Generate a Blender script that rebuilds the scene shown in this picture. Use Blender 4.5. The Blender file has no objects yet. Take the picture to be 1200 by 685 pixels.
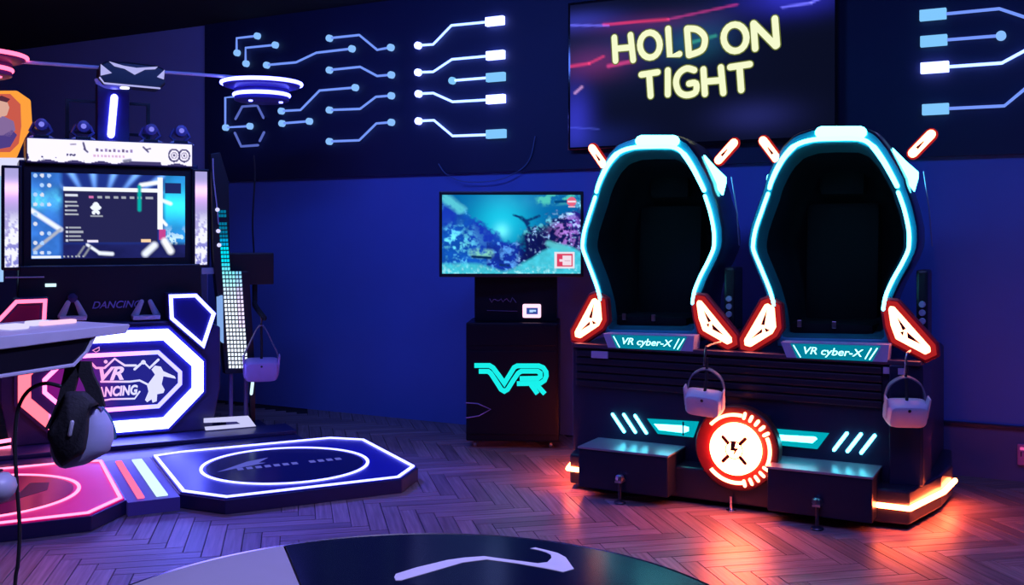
import bpy, bmesh, math, random
import numpy as np
from mathutils import Vector, Matrix
random.seed(7)
SC = bpy.context.scene
COL = SC.collection

# ------------------------------------------------------------------ camera, world, lights, exposure
F = 1200.0; CX = 600.0; CY = 277.0; H = 1.5          # focal length in px, principal point, eye height
cd = bpy.data.cameras.new('camera'); cam = bpy.data.objects.new('camera', cd); COL.objects.link(cam)
cam.location = (0, 0, H); cam.rotation_euler = (math.pi/2, 0, 0)
cd.sensor_fit = 'HORIZONTAL'; cd.sensor_width = 36; cd.lens = 36*F/1200
cd.shift_x = 0; cd.shift_y = -(342.5-CY)/1200
cd.clip_start = .05
SC.camera = cam
wd = bpy.data.worlds.new('world'); SC.world = wd; wd.use_nodes = True
wd.node_tree.nodes['Background'].inputs[0].default_value = (.05, .07, .4, 1)
wd.node_tree.nodes['Background'].inputs[1].default_value = .02
vs = SC.view_settings
vs.view_transform = 'Standard'; vs.look = 'None'; vs.exposure = 0; vs.gamma = 1; vs.use_curve_mapping = False

def area_lamp(name, loc, target, size, size_y, color, power, spread=180):
    l = bpy.data.lights.new(name, 'AREA'); l.shape = 'RECTANGLE'; l.size = size; l.size_y = size_y
    l.color = color; l.energy = power; l.spread = math.radians(spread)
    o = bpy.data.objects.new(name, l); COL.objects.link(o); o.location = loc
    o.rotation_euler = (Vector(target)-Vector(loc)).to_track_quat('-Z', 'Y').to_euler()
    return o
def spot_lamp(name, loc, target, color, power, angle, blend=.6, rad=.12):
    l = bpy.data.lights.new(name, 'SPOT'); l.color = color; l.energy = power
    l.spot_size = math.radians(angle); l.spot_blend = blend; l.shadow_soft_size = rad
    o = bpy.data.objects.new(name, l); COL.objects.link(o); o.location = loc
    o.rotation_euler = (Vector(target)-Vector(loc)).to_track_quat('-Z', 'Y').to_euler()
    return o
BLUE = (.09, .20, 1.0)
area_lamp('blue_wall_fill', (-1.2, 5.6, 3.38), (-1.2, 7.9, 1.2), 2.6, .3, BLUE, 55)  # unseen area light added to wash the wall blue
area_lamp('blue_wall_fill_right', (3.2, 3.6, 3.38), (3.4, 5.6, 1.0), 1.6, .3, BLUE, 36)  # second unseen blue wash, added for the right-hand side
area_lamp('violet_room_fill', (.2, 3.2, 3.40), (.3, 3.9, 0), 3.0, 1.6, (.24, .19, 1.0), 62, 120)  # added overhead fill that tints floor and pale surfaces violet
spot_lamp('table_fill_spot', (.1, 1.2, 3.35), (-.2, 2.0, .75), (.62, .58, 1.0), 190, 34)  # unseen spot added to brighten the table top
spot_lamp('console_fill_spot', (.5, 1.7, 3.35), (-1.2, 2.95, 1.0), (.42, .42, 1.0), 430, 26)  # unseen spot added to brighten the console and its headset

# ------------------------------------------------------------------ frames (real planes the things stand on)
class Frame:
    def __init__(s, X, Y, deg):
        s.X, s.Y, s.t = X, Y, math.radians(deg)
        c, n = math.cos(s.t), math.sin(s.t); s.r = (c, n); s.a = (-n, c)
    def on(s, px, py, y=0.):            # local (x, z) where the sight line meets the vertical plane local y
        k = (px-CX)/F; ox = s.X+s.a[0]*y; oy = s.Y+s.a[1]*y
        Yw = (ox*s.a[0]+oy*s.a[1])/(k*s.a[0]+s.a[1]); Xw = k*Yw
        return ((Xw-ox)*s.r[0]+(Yw-oy)*s.r[1], H-(py-CY)/F*Yw)
    def flat(s, px, py, z=0.):          # local (x, y) on the horizontal plane z
        Yw = (H-z)*F/(py-CY); Xw = (px-CX)/F*Yw
        dx, dy = Xw-s.X, Yw-s.Y
        return (dx*s.r[0]+dy*s.r[1], dx*s.a[0]+dy*s.a[1])
    def world(s, x, y, z=0.):
        return Vector((s.X+x*s.r[0]+y*s.a[0], s.Y+x*s.r[1]+y*s.a[1], z))
WD = -28.07
def ud(u, d): return (u*.8823+d*.4706, -u*.4706+d*.8823)
WF = Frame(*ud(-3.0, 7.03), WD)          # wall: local y = 0 is its surface, -y is the room
MF = Frame(*ud(-1.62, 5.70), WD)         # motion simulator
DA, DR = 7.6, .845
DF = Frame(.887*DR-.462*DA, .462*DR+.887*DA, 27.5)   # dance machine

def zc(ox, oy, s, pts): return [(ox+x/s, oy+y/s) for x, y in pts]

# ------------------------------------------------------------------ materials
MATS = {}
def mat(name, col, rough=.5, metal=0., coat=0., var=.12, scale=14., bump=0., spec=.5):
    if name in MATS: return MATS[name]
    m = bpy.data.materials.new(name); m.use_nodes = True; nt = m.node_tree; b = nt.nodes['Principled BSDF']
    tc = nt.nodes.new('ShaderNodeTexCoord'); nz = nt.nodes.new('ShaderNodeTexNoise')
    nz.inputs['Scale'].default_value = scale; nz.inputs['Detail'].default_value = 4
    nt.links.new(tc.outputs['Object'], nz.inputs['Vector'])
    mx = nt.nodes.new('ShaderNodeMix'); mx.data_type = 'RGBA'
    c = Vector(col)
    mx.inputs[6].default_value = (*(c*(1-var)), 1); mx.inputs[7].default_value = (*(c*(1+var)), 1)
    nt.links.new(nz.outputs['Fac'], mx.inputs[0]); nt.links.new(mx.outputs[2], b.inputs['Base Color'])
    b.inputs['Roughness'].default_value = rough; b.inputs['Metallic'].default_value = metal
    b.inputs['Coat Weight'].default_value = coat; b.inputs['Coat Roughness'].default_value = .08
    b.inputs['Specular IOR Level'].default_value = spec
    if bump:
        bp = nt.nodes.new('ShaderNodeBump'); bp.inputs['Strength'].default_value = bump; bp.inputs['Distance'].default_value = .01
        nt.links.new(nz.outputs['Fac'], bp.inputs['Height']); nt.links.new(bp.outputs[0], b.inputs['Normal'])
    MATS[name] = m; return m
def glow(name, col, s):
    if name in MATS: return MATS[name]
    m = bpy.data.materials.new(name); m.use_nodes = True; nt = m.node_tree; nt.nodes.remove(nt.nodes['Principled BSDF'])
    e = nt.nodes.new('ShaderNodeEmission'); e.inputs[0].default_value = (*col, 1); e.inputs[1].default_value = s
    nt.links.new(e.outputs[0], nt.nodes['Material Output'].inputs[0]); MATS[name] = m; return m
def glow_ramp(name, ca, cb, x0, x1, s):        # LED strip running from one colour to another along its local x
    m = bpy.data.materials.new(name); m.use_nodes = True; nt = m.node_tree; nt.nodes.remove(nt.nodes['Principled BSDF'])
    tc = nt.nodes.new('ShaderNodeTexCoord'); sp = nt.nodes.new('ShaderNodeSeparateXYZ'); mr = nt.nodes.new('ShaderNodeMapRange')
    nt.links.new(tc.outputs['Object'], sp.inputs[0]); nt.links.new(sp.outputs[0], mr.inputs['Value'])
    mr.inputs['From Min'].default_value = x0; mr.inputs['From Max'].default_value = x1
    mx = nt.nodes.new('ShaderNodeMix'); mx.data_type = 'RGBA'
    mx.inputs[6].default_value = (*ca, 1); mx.inputs[7].default_value = (*cb, 1); nt.links.new(mr.outputs[0], mx.inputs[0])
    e = nt.nodes.new('ShaderNodeEmission'); e.inputs[1].default_value = s
    nt.links.new(mx.outputs[2], e.inputs[0]); nt.links.new(e.outputs[0], nt.nodes['Material Output'].inputs[0]); return m
def screen_mat(name, s, coat=True):                       # lit display: picture held in a colour attribute
    m = bpy.data.materials.new(name); m.use_nodes = True; nt = m.node_tree; b = nt.nodes['Principled BSDF']
    a = nt.nodes.new('ShaderNodeAttribute'); a.attribute_name = 'picture'
    b.inputs['Base Color'].default_value = (.004, .004, .005, 1); b.inputs['Roughness'].default_value = .2; b.inputs['Specular IOR Level'].default_value = .12
    nt.links.new(a.outputs['Color'], b.inputs['Emission Color']); b.inputs['Emission Strength'].default_value = s
    return m
def pad_mat(name, col, e, rough=.3):                         # backlit acrylic
    m = bpy.data.materials.new(name); m.use_nodes = True; nt = m.node_tree; b = nt.nodes['Principled BSDF']
    nz = nt.nodes.new('ShaderNodeTexNoise'); nz.inputs['Scale'].default_value = 3
    tc = nt.nodes.new('ShaderNodeTexCoord'); nt.links.new(tc.outputs['Object'], nz.inputs['Vector'])
    mx = nt.nodes.new('ShaderNodeMix'); mx.data_type = 'RGBA'; c = Vector(col)
    mx.inputs[6].default_value = (*(c*.8), 1); mx.inputs[7].default_value = (*(c*1.2), 1)
    nt.links.new(nz.outputs['Fac'], mx.inputs[0]); nt.links.new(mx.outputs[2], b.inputs['Base Color'])
    b.inputs['Roughness'].default_value = rough; b.inputs['Specular IOR Level'].default_value = .1
    b.inputs['Emission Color'].default_value = (*col, 1); b.inputs['Emission Strength'].default_value = e
    return m
def wood_mat():
    m = bpy.data.materials.new('floor_wood'); m.use_nodes = True; nt = m.node_tree; b = nt.nodes['Principled BSDF']
    a = nt.nodes.new('ShaderNodeAttribute'); a.attribute_name = 'tone'
    uv = nt.nodes.new('ShaderNodeAttribute'); uv.attribute_name = 'along'
    mp = nt.nodes.new('ShaderNodeMapping'); mp.inputs['Scale'].default_value = (3, 60, 1)
    nt.links.new(uv.outputs['Vector'], mp.inputs['Vector'])
    nz = nt.nodes.new('ShaderNodeTexNoise'); nz.inputs['Scale'].default_value = 1; nz.inputs['Detail'].default_value = 6
    nt.links.new(mp.outputs[0], nz.inputs['Vector'])
    r1 = nt.nodes.new('ShaderNodeValToRGB')
    r1.color_ramp.elements[0].position = .3; r1.color_ramp.elements[0].color = (.19, .12, .115, 1)
    r1.color_ramp.elements[1].position = .75; r1.color_ramp.elements[1].color = (.48, .34, .33, 1)
    nt.links.new(nz.outputs['Fac'], r1.inputs[0])
    mx = nt.nodes.new('ShaderNodeMix'); mx.data_type = 'RGBA'; mx.blend_type = 'MULTIPLY'; mx.inputs[0].default_value = 1
    nt.links.new(r1.outputs[0], mx.inputs[6]); nt.links.new(a.outputs['Color'], mx.inputs[7])
    nt.links.new(mx.outputs[2], b.inputs['Base Color'])
    mr = nt.nodes.new('ShaderNodeMapRange'); mr.inputs['To Min'].default_value = .30; mr.inputs['To Max'].default_value = .48
    nt.links.new(nz.outputs['Fac'], mr.inputs['Value']); nt.links.new(mr.outputs[0], b.inputs['Roughness'])
    bp = nt.nodes.new('ShaderNodeBump'); bp.inputs['Strength'].default_value = .12; bp.inputs['Distance'].default_value = .004
    nt.links.new(nz.outputs['Fac'], bp.inputs['Height']); nt.links.new(bp.outputs[0], b.inputs['Normal'])
    return m

BLACK = mat('black_plastic', (.012, .012, .022), .38)
SATIN = mat('satin_black_metal', (.018, .018, .032), .3, .0, .2)
GLOSS = mat('gloss_black', (.008, .008, .014), .1, 0, .4)
NAVY = mat('navy_shell', (.012, .016, .05), .32, 0, .3)
LEATHER = mat('black_leather', (.004, .0045, .007), .7, bump=.2, scale=90, spec=.12)
STEEL = mat('brushed_steel', (.55, .52, .58), .28, 1., var=.08, scale=60)
CHROME = mat('chrome', (.75, .75, .8), .12, 1.)
WHITEP = mat('white_plastic', (.68, .66, .74), .35)
GREYP = mat('grey_plastic', (.42, .42, .5), .4)
LILAC = mat('pale_label', (.45, .4, .6), .5)
FOAM = mat('black_foam', (.015, .015, .02), .8, bump=.2, scale=120)
CABLE = mat('black_cable', (.015, .015, .02), .45)
CYAN = glow('cyan_neon', (.085, .62, .80), 10.)
CYANW = glow('cyan_white_neon', (.10, .8, .95), 9.)
CYANL = glow('cyan_lens', (.0, .45, .55), .9)
RED_HALO = glow('red_halo', (1., .035, .04), .42)  # emissive red standing in for the halo round the red lamps
REDW = glow('warm_white_lens', (1., .20, .10), 12.)
ORANGE = glow('orange_strip', (1., .12, .035), 58.)
BLUEW = glow('blue_white_strip', (.18, .19, 1.), 7.)
BLUEN = glow('blue_neon', (.12, .13, 1.), 11.)
PINKW = glow('pink_strip', (1., .16, .30), 3.6)
PALE = glow('pale_strip', (.6, .85, 1.), 1.3)

# ------------------------------------------------------------------ mesh builder
class MB:
    def __init__(s): s.b = bmesh.new(); s.smooth = False
    def box(s, x0, x1, y0, y1, z0, z1, bev=0.):
        t = bmesh.new(); bmesh.ops.create_cube(t, size=1)
        for v in t.verts:
            v.co = Vector(((x0+x1)/2+v.co.x*(x1-x0), (y0+y1)/2+v.co.y*(y1-y0), (z0+z1)/2+v.co.z*(z1-z0)))
        if bev: bmesh.ops.bevel(t, geom=t.edges[:], offset=bev, segments=2, affect='EDGES', profile=.6)
        s.add(t); return s
    def add(s, t, M=None):
        if M is not None: bmesh.ops.transform(t, matrix=M, verts=t.verts)
        me = bpy.data.meshes.new('tmp'); t.to_mesh(me); t.free(); s.b.from_mesh(me); bpy.data.meshes.remove(me)
    def loops(s, rings, closed=True, caps=True):
        R = [[s.b.verts.new(p) for p in r] for r in rings]; n = len(R[0])
        for a, b in zip(R, R[1:]):
            for i in range(n if closed else n-1):
                j = (i+1) % n
                try: s.b.faces.new((a[i], a[j], b[j], b[i]))
                except ValueError: pass
        if caps and closed:
            for r, fl in ((R[0], True), (R[-1], False)):
                try: s.b.faces.new(r[::-1] if fl else r)
                except ValueError: pass
        return s
    def tube(s, pts, rad, seg=8, closed=False, flat=(1, 1, 1)):
        P = [Vector(p) for p in pts]; n = len(P); T = []
        for i in range(n):
            a = P[(i-1) % n] if (closed or i > 0) else P[i]; b = P[(i+1) % n] if (closed or i < n-1) else P[i]
            T.append((b-a).normalized())
        up = Vector((0, 0, 1)) if abs(T[0].z) < .9 else Vector((0, 1, 0))
        N = (up-T[0]*up.dot(T[0])).normalized(); rings = []
        rr = rad if hasattr(rad, '__len__') else [rad]*n; Fl = Vector(flat)
        for i in range(n):
            N = (N-T[i]*N.dot(T[i])).normalized(); B = T[i].cross(N)
            def ring(c, r): return [c+Vector(((N*math.cos(2*math.pi*k/seg)+B*math.sin(2*math.pi*k/seg))*r)[j]*Fl[j] for j in range(3)) for k in range(seg)]
            if i == 0 and not closed:
                rings += [ring(P[0]-T[0]*rr[0]*.9, rr[0]*.35), ring(P[0]-T[0]*rr[0]*.55, rr[0]*.8)]
            rings.append(ring(P[i], rr[i]))
            if i == n-1 and not closed:
                rings += [ring(P[i]+T[i]*rr[i]*.55, rr[i]*.8), ring(P[i]+T[i]*rr[i]*.9, rr[i]*.35)]
        if closed: rings.append(rings[0][:]); s.loops(rings, caps=False)
        else: s.loops(rings)
        return s
    def prism(s, poly, y0, y1, inset=0.):            # outline in x,z pushed along y
        t = bmesh.new(); f = t.faces.new([t.verts.new((x, y0, z)) for x, z in poly])
        r = bmesh.ops.extrude_face_region(t, geom=[f])
        for v in r['geom']:
            if isinstance(v, bmesh.types.BMVert): v.co.y = y1
        if inset: bmesh.ops.bevel(t, geom=t.edges[:], offset=inset, segments=1, affect='EDGES')
        bmesh.ops.recalc_face_normals(t, faces=t.faces); bmesh.ops.triangulate(t, faces=[f for f in t.faces if len(f.verts) > 4]); s.add(t); return s
    def slab(s, poly, z0, z1, inset=0.):             # outline in x,y pushed along z
        t = bmesh.new(); f = t.faces.new([t.verts.new((x, y, z0)) for x, y in poly])
        r = bmesh.ops.extrude_face_region(t, geom=[f])
        for v in r['geom']:
            if isinstance(v, bmesh.types.BMVert): v.co.z = z1
        if inset: bmesh.ops.bevel(t, geom=t.edges[:], offset=inset, segments=1, affect='EDGES')
        bmesh.ops.recalc_face_normals(t, faces=t.faces); bmesh.ops.triangulate(t, faces=[f for f in t.faces if len(f.verts) > 4]); s.add(t); return s
    def lathe(s, prof, c=(0, 0, 0), axis='z', seg=32, close=False):
        rings = []
        for r, h in prof:
            ring = []
            for k in range(seg):
                a = 2*math.pi*k/seg; u, v = r*math.cos(a), r*math.sin(a)
                p = (u, v, h) if axis == 'z' else ((u, h, v) if axis == 'y' else (h, u, v))
                ring.append(Vector(c)+Vector(p))
            rings.append(ring)
        if close: rings.append(rings[0])
        s.loops(rings, caps=not close); return s
    def frame(s, poly, w, y0, y1):                   # polygonal ring, centred on the outline, in x,z
        o, i = offset(poly, w/2), offset(poly, -w/2)
        n = len(poly)
        s.loops([[(x, y0, z) for x, z in o], [(x, y0, z) for x, z in i], [(x, y1, z) for x, z in i], [(x, y1, z) for x, z in o], [(x, y0, z) for x, z in o]], caps=False)
        return s
    def arc(s, c, r, w, a0, a1, y0, y1, n=16):       # flat ring segment in x,z
        rings = []
        for k in range(n+1):
            a = math.radians(a0+(a1-a0)*k/n); co, si = math.cos(a), math.sin(a)
            rings.append([(c[0]+(r+q)*co, y, c[1]+(r+q)*si) for q, y in ((-w/2, y0), (w/2, y0), (w/2, y1), (-w/2, y1))])
        s.loops(rings); return s
    def text(s, body, x0, x1, z0, z1, y0, depth=.004, shear=0., M=None, bold=.012):
        cu = bpy.data.curves.new('t', 'FONT'); cu.body = body; cu.extrude = .02; cu.shear = shear; cu.offset = bold
        o = bpy.data.objects.new('t', cu); COL.objects.link(o)
        dg = bpy.context.evaluated_depsgraph_get(); dg.update()
        me = bpy.data.meshes.new_from_object(o.evaluated_get(dg)); t = bmesh.new(); t.from_mesh(me)
        bpy.data.objects.remove(o); bpy.data.curves.remove(cu); bpy.data.meshes.remove(me)
        xs = [v.co.x for v in t.verts]; ys = [v.co.y for v in t.verts]
        ax, bx, ay, by = min(xs), max(xs), min(ys), max(ys)
        for v in t.verts:
            v.co = Vector((x0+(v.co.x-ax)/(bx-ax)*(x1-x0), y0-(v.co.z+.02)/.04*depth, z0+(v.co.y-ay)/(by-ay)*(z1-z0)))
        s.add(t, M); return s
    def build(s, name, m, parent=None, smooth=False, bevel=0., kind=None, data=None):
        bmesh.ops.recalc_face_normals(s.b, faces=s.b.faces)
        me = bpy.data.meshes.new(name); s.b.to_mesh(me); s.b.free()
        if smooth:
            for p in me.polygons: p.use_smooth = True
        me.materials.append(m)
        o = bpy.data.objects.new(name, me); COL.objects.link(o)
        if parent: o.parent = parent
        if bevel:
            md = o.modifiers.new('bevel', 'BEVEL'); md.width = bevel; md.segments = 2; md.limit_method = 'ANGLE'
        if smooth and smooth != 'full':
            try: me.set_sharp_from_angle(angle=math.radians(40))
            except Exception: pass
        if kind: o['kind'] = kind
        return o
def offset(poly, d):
    n = len(poly); A = sum(poly[i][0]*poly[(i+1) % n][1]-poly[(i+1) % n][0]*poly[i][1] for i in range(n)); sg = 1 if A > 0 else -1
    out = []
    for i in range(n):
        p, q, r = Vector(poly[i-1]), Vector(poly[i]), Vector(poly[(i+1) % n])
        e1, e2 = (q-p).normalized(), (r-q).normalized()
        n1, n2 = Vector((e1.y, -e1.x))*sg, Vector((e2.y, -e2.x))*sg
        m = (n1+n2); l = m.length
        m = m/l if l > 1e-6 else n1
        k = d/max(.35, m.dot(n1)); out.append((q.x+m.x*k, q.y+m.y*k))
    return out
def smooth_path(pts, n=6, closed=False):
    P = [Vector(p) for p in pts]; out = []; N = len(P)
    rng = range(N if closed else N-1)
    for i in rng:
        p0 = P[i-1] if (closed or i > 0) else P[i]; p1 = P[i]; p2 = P[(i+1) % N]; p3 = P[(i+2) % N] if (closed or i+2 < N) else p2
        for k in range(n):
            t = k/n; out.append(.5*((2*p1)+(p2-p0)*t+(2*p0-5*p1+4*p2-p3)*t*t+(3*p1-p0-3*p2+p3)*t**3))
    if not closed: out.append(P[-1])
    return out
def tag(o, label, cat, group=None, kind=None):
    o['label'] = label; o['category'] = cat
    if group: o['group'] = group
    if kind: o['kind'] = kind
    return o
def thing(name, label, cat, loc=(0, 0, 0), rot=0., group=None):
    o = bpy.data.objects.new(name, None); COL.objects.link(o); o.empty_display_size = .1
    o.location = loc; o.rotation_euler = rot if hasattr(rot, '__len__') else (0, 0, rot)
    return tag(o, label, cat, group)
def struct(o): o['kind'] = 'structure'; return o
def picture(name, parent, x0, x1, z0, z1, y, nx, nz, fn, m):
    """flat lit picture: a fine grid whose points carry the colours"""
    S, T = np.meshgrid(np.linspace(0, 1, nx), np.linspace(0, 1, nz)); c = np.clip(fn(S, T), 0, 30)
    co = np.stack([x0+S*(x1-x0), np.full_like(S, y), z0+(1-T)*(z1-z0)], -1).reshape(-1, 3)
    idx = np.arange(nx*nz).reshape(nz, nx)
    fc = np.stack([idx[:-1, :-1], idx[1:, :-1], idx[1:, 1:], idx[:-1, 1:]], -1).reshape(-1, 4)
    me = bpy.data.meshes.new(name); me.from_pydata(co.tolist(), [], fc.tolist())
    at = me.color_attributes.new('picture', 'FLOAT_COLOR', 'POINT')
    at.data.foreach_set('color', np.concatenate([c.reshape(-1, 3), np.ones((nx*nz, 1))], 1).astype(np.float32).ravel())
    me.materials.append(m); o = bpy.data.objects.new(name, me); COL.objects.link(o); o.parent = parent
    return o
def vnoise(S, T, fx, fy, seed, octv=4):
    r = np.random.RandomState(seed); out = np.zeros_like(S); amp = 1.; tot = 0
    for o in range(octv):
        gx, gy = int(fx*2**o)+2, int(fy*2**o)+2; g = r.rand(gy+1, gx+1)
        x, y = S*(gx-1), T*(gy-1); i, j = np.floor(x).astype(int), np.floor(y).astype(int); u, v = x-i, y-j
        u, v = u*u*(3-2*u), v*v*(3-2*v)
        out += amp*((g[j, i]*(1-u)+g[j, i+1]*u)*(1-v)+(g[j+1, i]*(1-u)+g[j+1, i+1]*u)*v); tot += amp; amp *= .55
    return out/tot
def C(*c): return np.array(c, float)
def blend(img, mask, col): return img*(1-mask[..., None])+np.asarray(col)*mask[..., None]
def rect(S, T, a, b, c, d): return ((S > a) & (S < b) & (T > c) & (T < d)).astype(float)
def seg(S, T, x0, y0, x1, y1, w, asp=1.):
    dx, dy = (x1-x0), (y1-y0)/asp; L = dx*dx+dy*dy
    t = np.clip(((S-x0)*dx+((T-y0)/asp)*dy)/L, 0, 1)
    return np.clip(1.5-np.hypot(S-x0-t*dx, (T-y0)/asp-t*dy)/w, 0, 1)

# ================================================================== ROOM
R_ = math.radians(WD)
WALL = mat('blue_wall_paint', (.11, .19, .62), .75, var=.05, scale=3, bump=.03)
GWALL = mat('grey_wall_paint', (.36, .36, .72), .8, var=.06, scale=3)
BAND = mat('dark_fascia', (.009, .017, .072), .6, var=.1, scale=4)
CEIL = mat('black_ceiling', (.010, .011, .02), .9)
DARKW = mat('dark_side_wall', (.05, .05, .12), .8)
rot = (0, 0, R_); loc = WF.world(0, 0, 0)
def wallpart(mb, name, m, **k):
    o = mb.build(name, m, **k); o.location = loc; o.rotation_euler = rot; return struct(o)
xe = WF.on(240, 100, -.04)[0]                       # where the dark fascia ends
XL, XR, YB = -8.3, 4.6, -9.6
wallpart(MB().box(XL, XR, 0, .15, 0, 3.45), 'wall_back', WALL)
wallpart(MB().box(XL, xe, -.012, 0, 0, 3.45), 'wall_panel', GWALL)
fas = wallpart(MB().box(xe, XR, -.04, 0, 2.005, 3.45), 'wall_fascia', BAND)
wallpart(MB().box(XL-.15, XL, YB, .15, 0, 3.45), 'wall_left', DARKW)
wallpart(MB().box(XR, XR+.15, YB, .15, 0, 3.45), 'wall_right', DARKW)
wallpart(MB().box(XL-.15, XR+.15, YB-.15, YB, 0, 3.45), 'wall_front', DARKW)
wallpart(MB().box(XL-.15, XR+.15, YB-.15, .15, 3.45, 3.6), 'ceiling', CEIL)
xb = WF.on(1085, 560, -.03)[0]
wallpart(MB().box(xb, XR, -.03, 0, 0, .315), 'baseboard_back', mat('baseboard_paint', (.13, .12, .30), .6, var=.06))
wallpart(MB().box(xb, XR, -.042, 0, .315, .335), 'trim_1', mat('dark_trim', (.015, .016, .05), .5))
floor = wallpart(MB().box(XL-.15, XR+.15, YB-.15, .15, -.08, -.006), 'floor', mat('floor_gap', (.02, .014, .014), .8))
floor['label'] = 'herringbone wood floor'

# herringbone planks
WOOD = wood_mat()
PL, PW, GAP = .54, .09, .0025
ang = math.radians(12.0); e1 = Vector((math.sin(ang), -math.cos(ang))); e2 = Vector((math.cos(ang), math.sin(ang)))
cells = []
n6 = int(PL/PW)
for i in range(-260, 261):
    for j in range(-26, 27):
        # herringbone lattice: each step shifts one width diagonally
        o = e1*(i*PW+j*PL)+e2*(i*PW-j*PL)
        c1 = o+e1*(PL/2)+e2*(PW/2); c2 = o+e1*(PW/2)+e2*(PW+PL/2)
        for c, ux, uy in ((c1, e1, e2), (c2, e2, e1)):
            c = c+Vector((.02, 5.2))
            lx = (c.x-WF.X)*WF.r[0]+(c.y-WF.Y)*WF.r[1]; ly = (c.x-WF.X)*WF.a[0]+(c.y-WF.Y)*WF.a[1]
            if XL < lx < XR and YB < ly < 0: cells.append((c, ux, uy))
def occluded(c):
    px = CX+F*c.x/c.y; py = CY+F*H/c.y
    if not (-10 < px < 1215 and py < 690): return True
    dx = (c.x-DF.X)*DF.r[0]+(c.y-DF.Y)*DF.r[1]; dy = (c.x-DF.X)*DF.a[0]+(c.y-DF.Y)*DF.a[1]
    if -1.55 < dx < 1.5 and -1.85 < dy: return True
    mx = (c.x-MF.X)*MF.r[0]+(c.y-MF.Y)*MF.r[1]; my = (c.x-MF.X)*MF.a[0]+(c.y-MF.Y)*MF.a[1]
    if abs(mx) < .95 and -.1 < my < 1.2: return True
    e = ((px-480)/370)**2+((py-690)/66)**2
    return e < .9
vis = sorted([c for c in cells if c[0].y > .5 and not occluded(c[0])], key=lambda c: c[0].y)
single = set(id(c) for c in vis[:300])
def plank_verts(c, ux, uy):
    hx, hy, bv = PL/2-GAP/2, PW/2-GAP/2, .0015
    z = random.uniform(-.0006, .0)
    top = [(-hx+bv, -hy+bv), (hx-bv, -hy+bv), (hx-bv, hy-bv), (-hx+bv, hy-bv)]; bot = [(-hx, -hy), (hx, -hy), (hx, hy), (-hx, hy)]
    V = [(c.x+ux.x*a+uy.x*b, c.y+ux.y*a+uy.y*b, z) for a, b in top]+[(c.x+ux.x*a+uy.x*b, c.y+ux.y*a+uy.y*b, -.007) for a, b in bot]
    r = random.uniform(0, 50); A = [(a+r, b+r, 0) for a, b in top+bot]
    return V, A
PF = [(0, 1, 2, 3)]+[(k, (k+1) % 4, 4+(k+1) % 4, 4+k) for k in range(4)]
def plank_mesh(name, V, Fc, A, T):
    me = bpy.data.meshes.new(name); me.from_pydata(V, [], Fc)
    a = me.attributes.new('along', 'FLOAT_VECTOR', 'POINT'); a.data.foreach_set('vector', np.array(A, np.float32).ravel())
    t = me.color_attributes.new('tone', 'FLOAT_COLOR', 'POINT'); t.data.foreach_set('color', np.array(T, np.float32).ravel())
    me.materials.append(WOOD); o = bpy.data.objects.new(name, me); COL.objects.link(o)
    o.parent = floor; o.matrix_parent_inverse = FI; return o
bpy.context.view_layer.update(); FI = floor.matrix_world.inverted()
BV, BF, BA, BT = [], [], [], []
for cell in cells:
    V, A = plank_verts(*cell); g = random.uniform(.62, 1.12); T = [(g*random.uniform(.97, 1.03), g, g*.98, 1)]*8
    if id(cell) in single: plank_mesh('plank', V, PF, A, T)
    else:
        n = len(BV); BV += V; BA += A; BT += T; BF += [tuple(n+q for q in f) for f in PF]
plank_mesh('far_planks', BV, BF, BA, BT)['kind'] = 'stuff'

# ================================================================== NEON CIRCUIT TRACES ON THE FASCIA
NEONB = glow('circuit_blue', (.17, .30, .95), 1.05); NODEB = glow('circuit_node', (.25, .52, 1.), 1.0)
NEONC = glow('circuit_bright', (.22, .34, 1.), 3.6); NODEC = glow('circuit_node_white', (.28, .34, 1.), 5.); PLATEC = glow('circuit_plate_cyan', (.22, .58, 1.), 1.0)
NEOND = glow('circuit_dim', (.14, .2, .75), .7)
def circuit(label, pts, discs=(), plate=None, line=NEONB, node=NODEB, pm=PLATEC, r=.0100, extra=()):
    Y = -.062
    P = [WF.on(x, y, Y) for x, y in pts]; o = thing('neon_circuit_line', label, 'neon light', WF.world(P[0][0], -.04, P[0][1]), R_, 'neon circuit lines on the dark fascia')
    ox, oz = P[0]
    mb = MB().tube([(x-ox, Y+.04, z-oz) for x, z in P], r, 8)
    for e in extra: mb.tube([(x-ox, Y+.04, z-oz) for x, z in [WF.on(a, b, Y) for a, b in e]], r, 8)
    mb.build('neon_tube', line, o, smooth=True)
    clips = MB()
    for x, z in P: clips.box(x-ox-.01, x-ox+.01, -.022, 0, z-oz-.006, z-oz+.006)
    clips.build('mounting_clip', BLACK, o)
    for d in discs:
        x, z = P[d]; MB().lathe([(.0, -.036), (.026, -.036), (.029, -.03), (.029, 0)], (x-ox, 0, z-oz), 'y', 20).build('neon_node', node, o, smooth=True)
    if plate:
        (x0, z0), (x1, z1) = WF.on(*plate[0], Y), WF.on(*plate[1], Y)
        MB().box(x0-ox, x1-ox, -.04, 0, (z0+z1)/2-oz-.034, (z0+z1)/2-oz+.034, .004).build('neon_plate', pm, o)
    return o
circuit('small right-angled blue neon line highest at the left end of the fascia', [(301, 42), (277.3, 44.7), (277.3, 61.8)], (0, 2))
circuit('right-angled blue neon line just right of the smallest one', [(322, 52.6), (287.8, 56), (287.8, 74.4)], (0, 2))
circuit('long blue neon line stepping up to the right above the blue disc lamp', [(312, 76.2), (347, 73), (370.6, 61.8), (411.9, 57)], (0, 3))
circuit('blue neon line stepping down to the right, topmost of the middle column', [(385.6, 44.7), (421, 41), (442, 58.4), (457.4, 55.5)], (0, 3))
circuit('blue neon line stepping down to the right, second from top in middle column', [(385.6, 82), (422, 78.3), (442, 89), (458, 87.6)], (0, 3))
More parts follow.
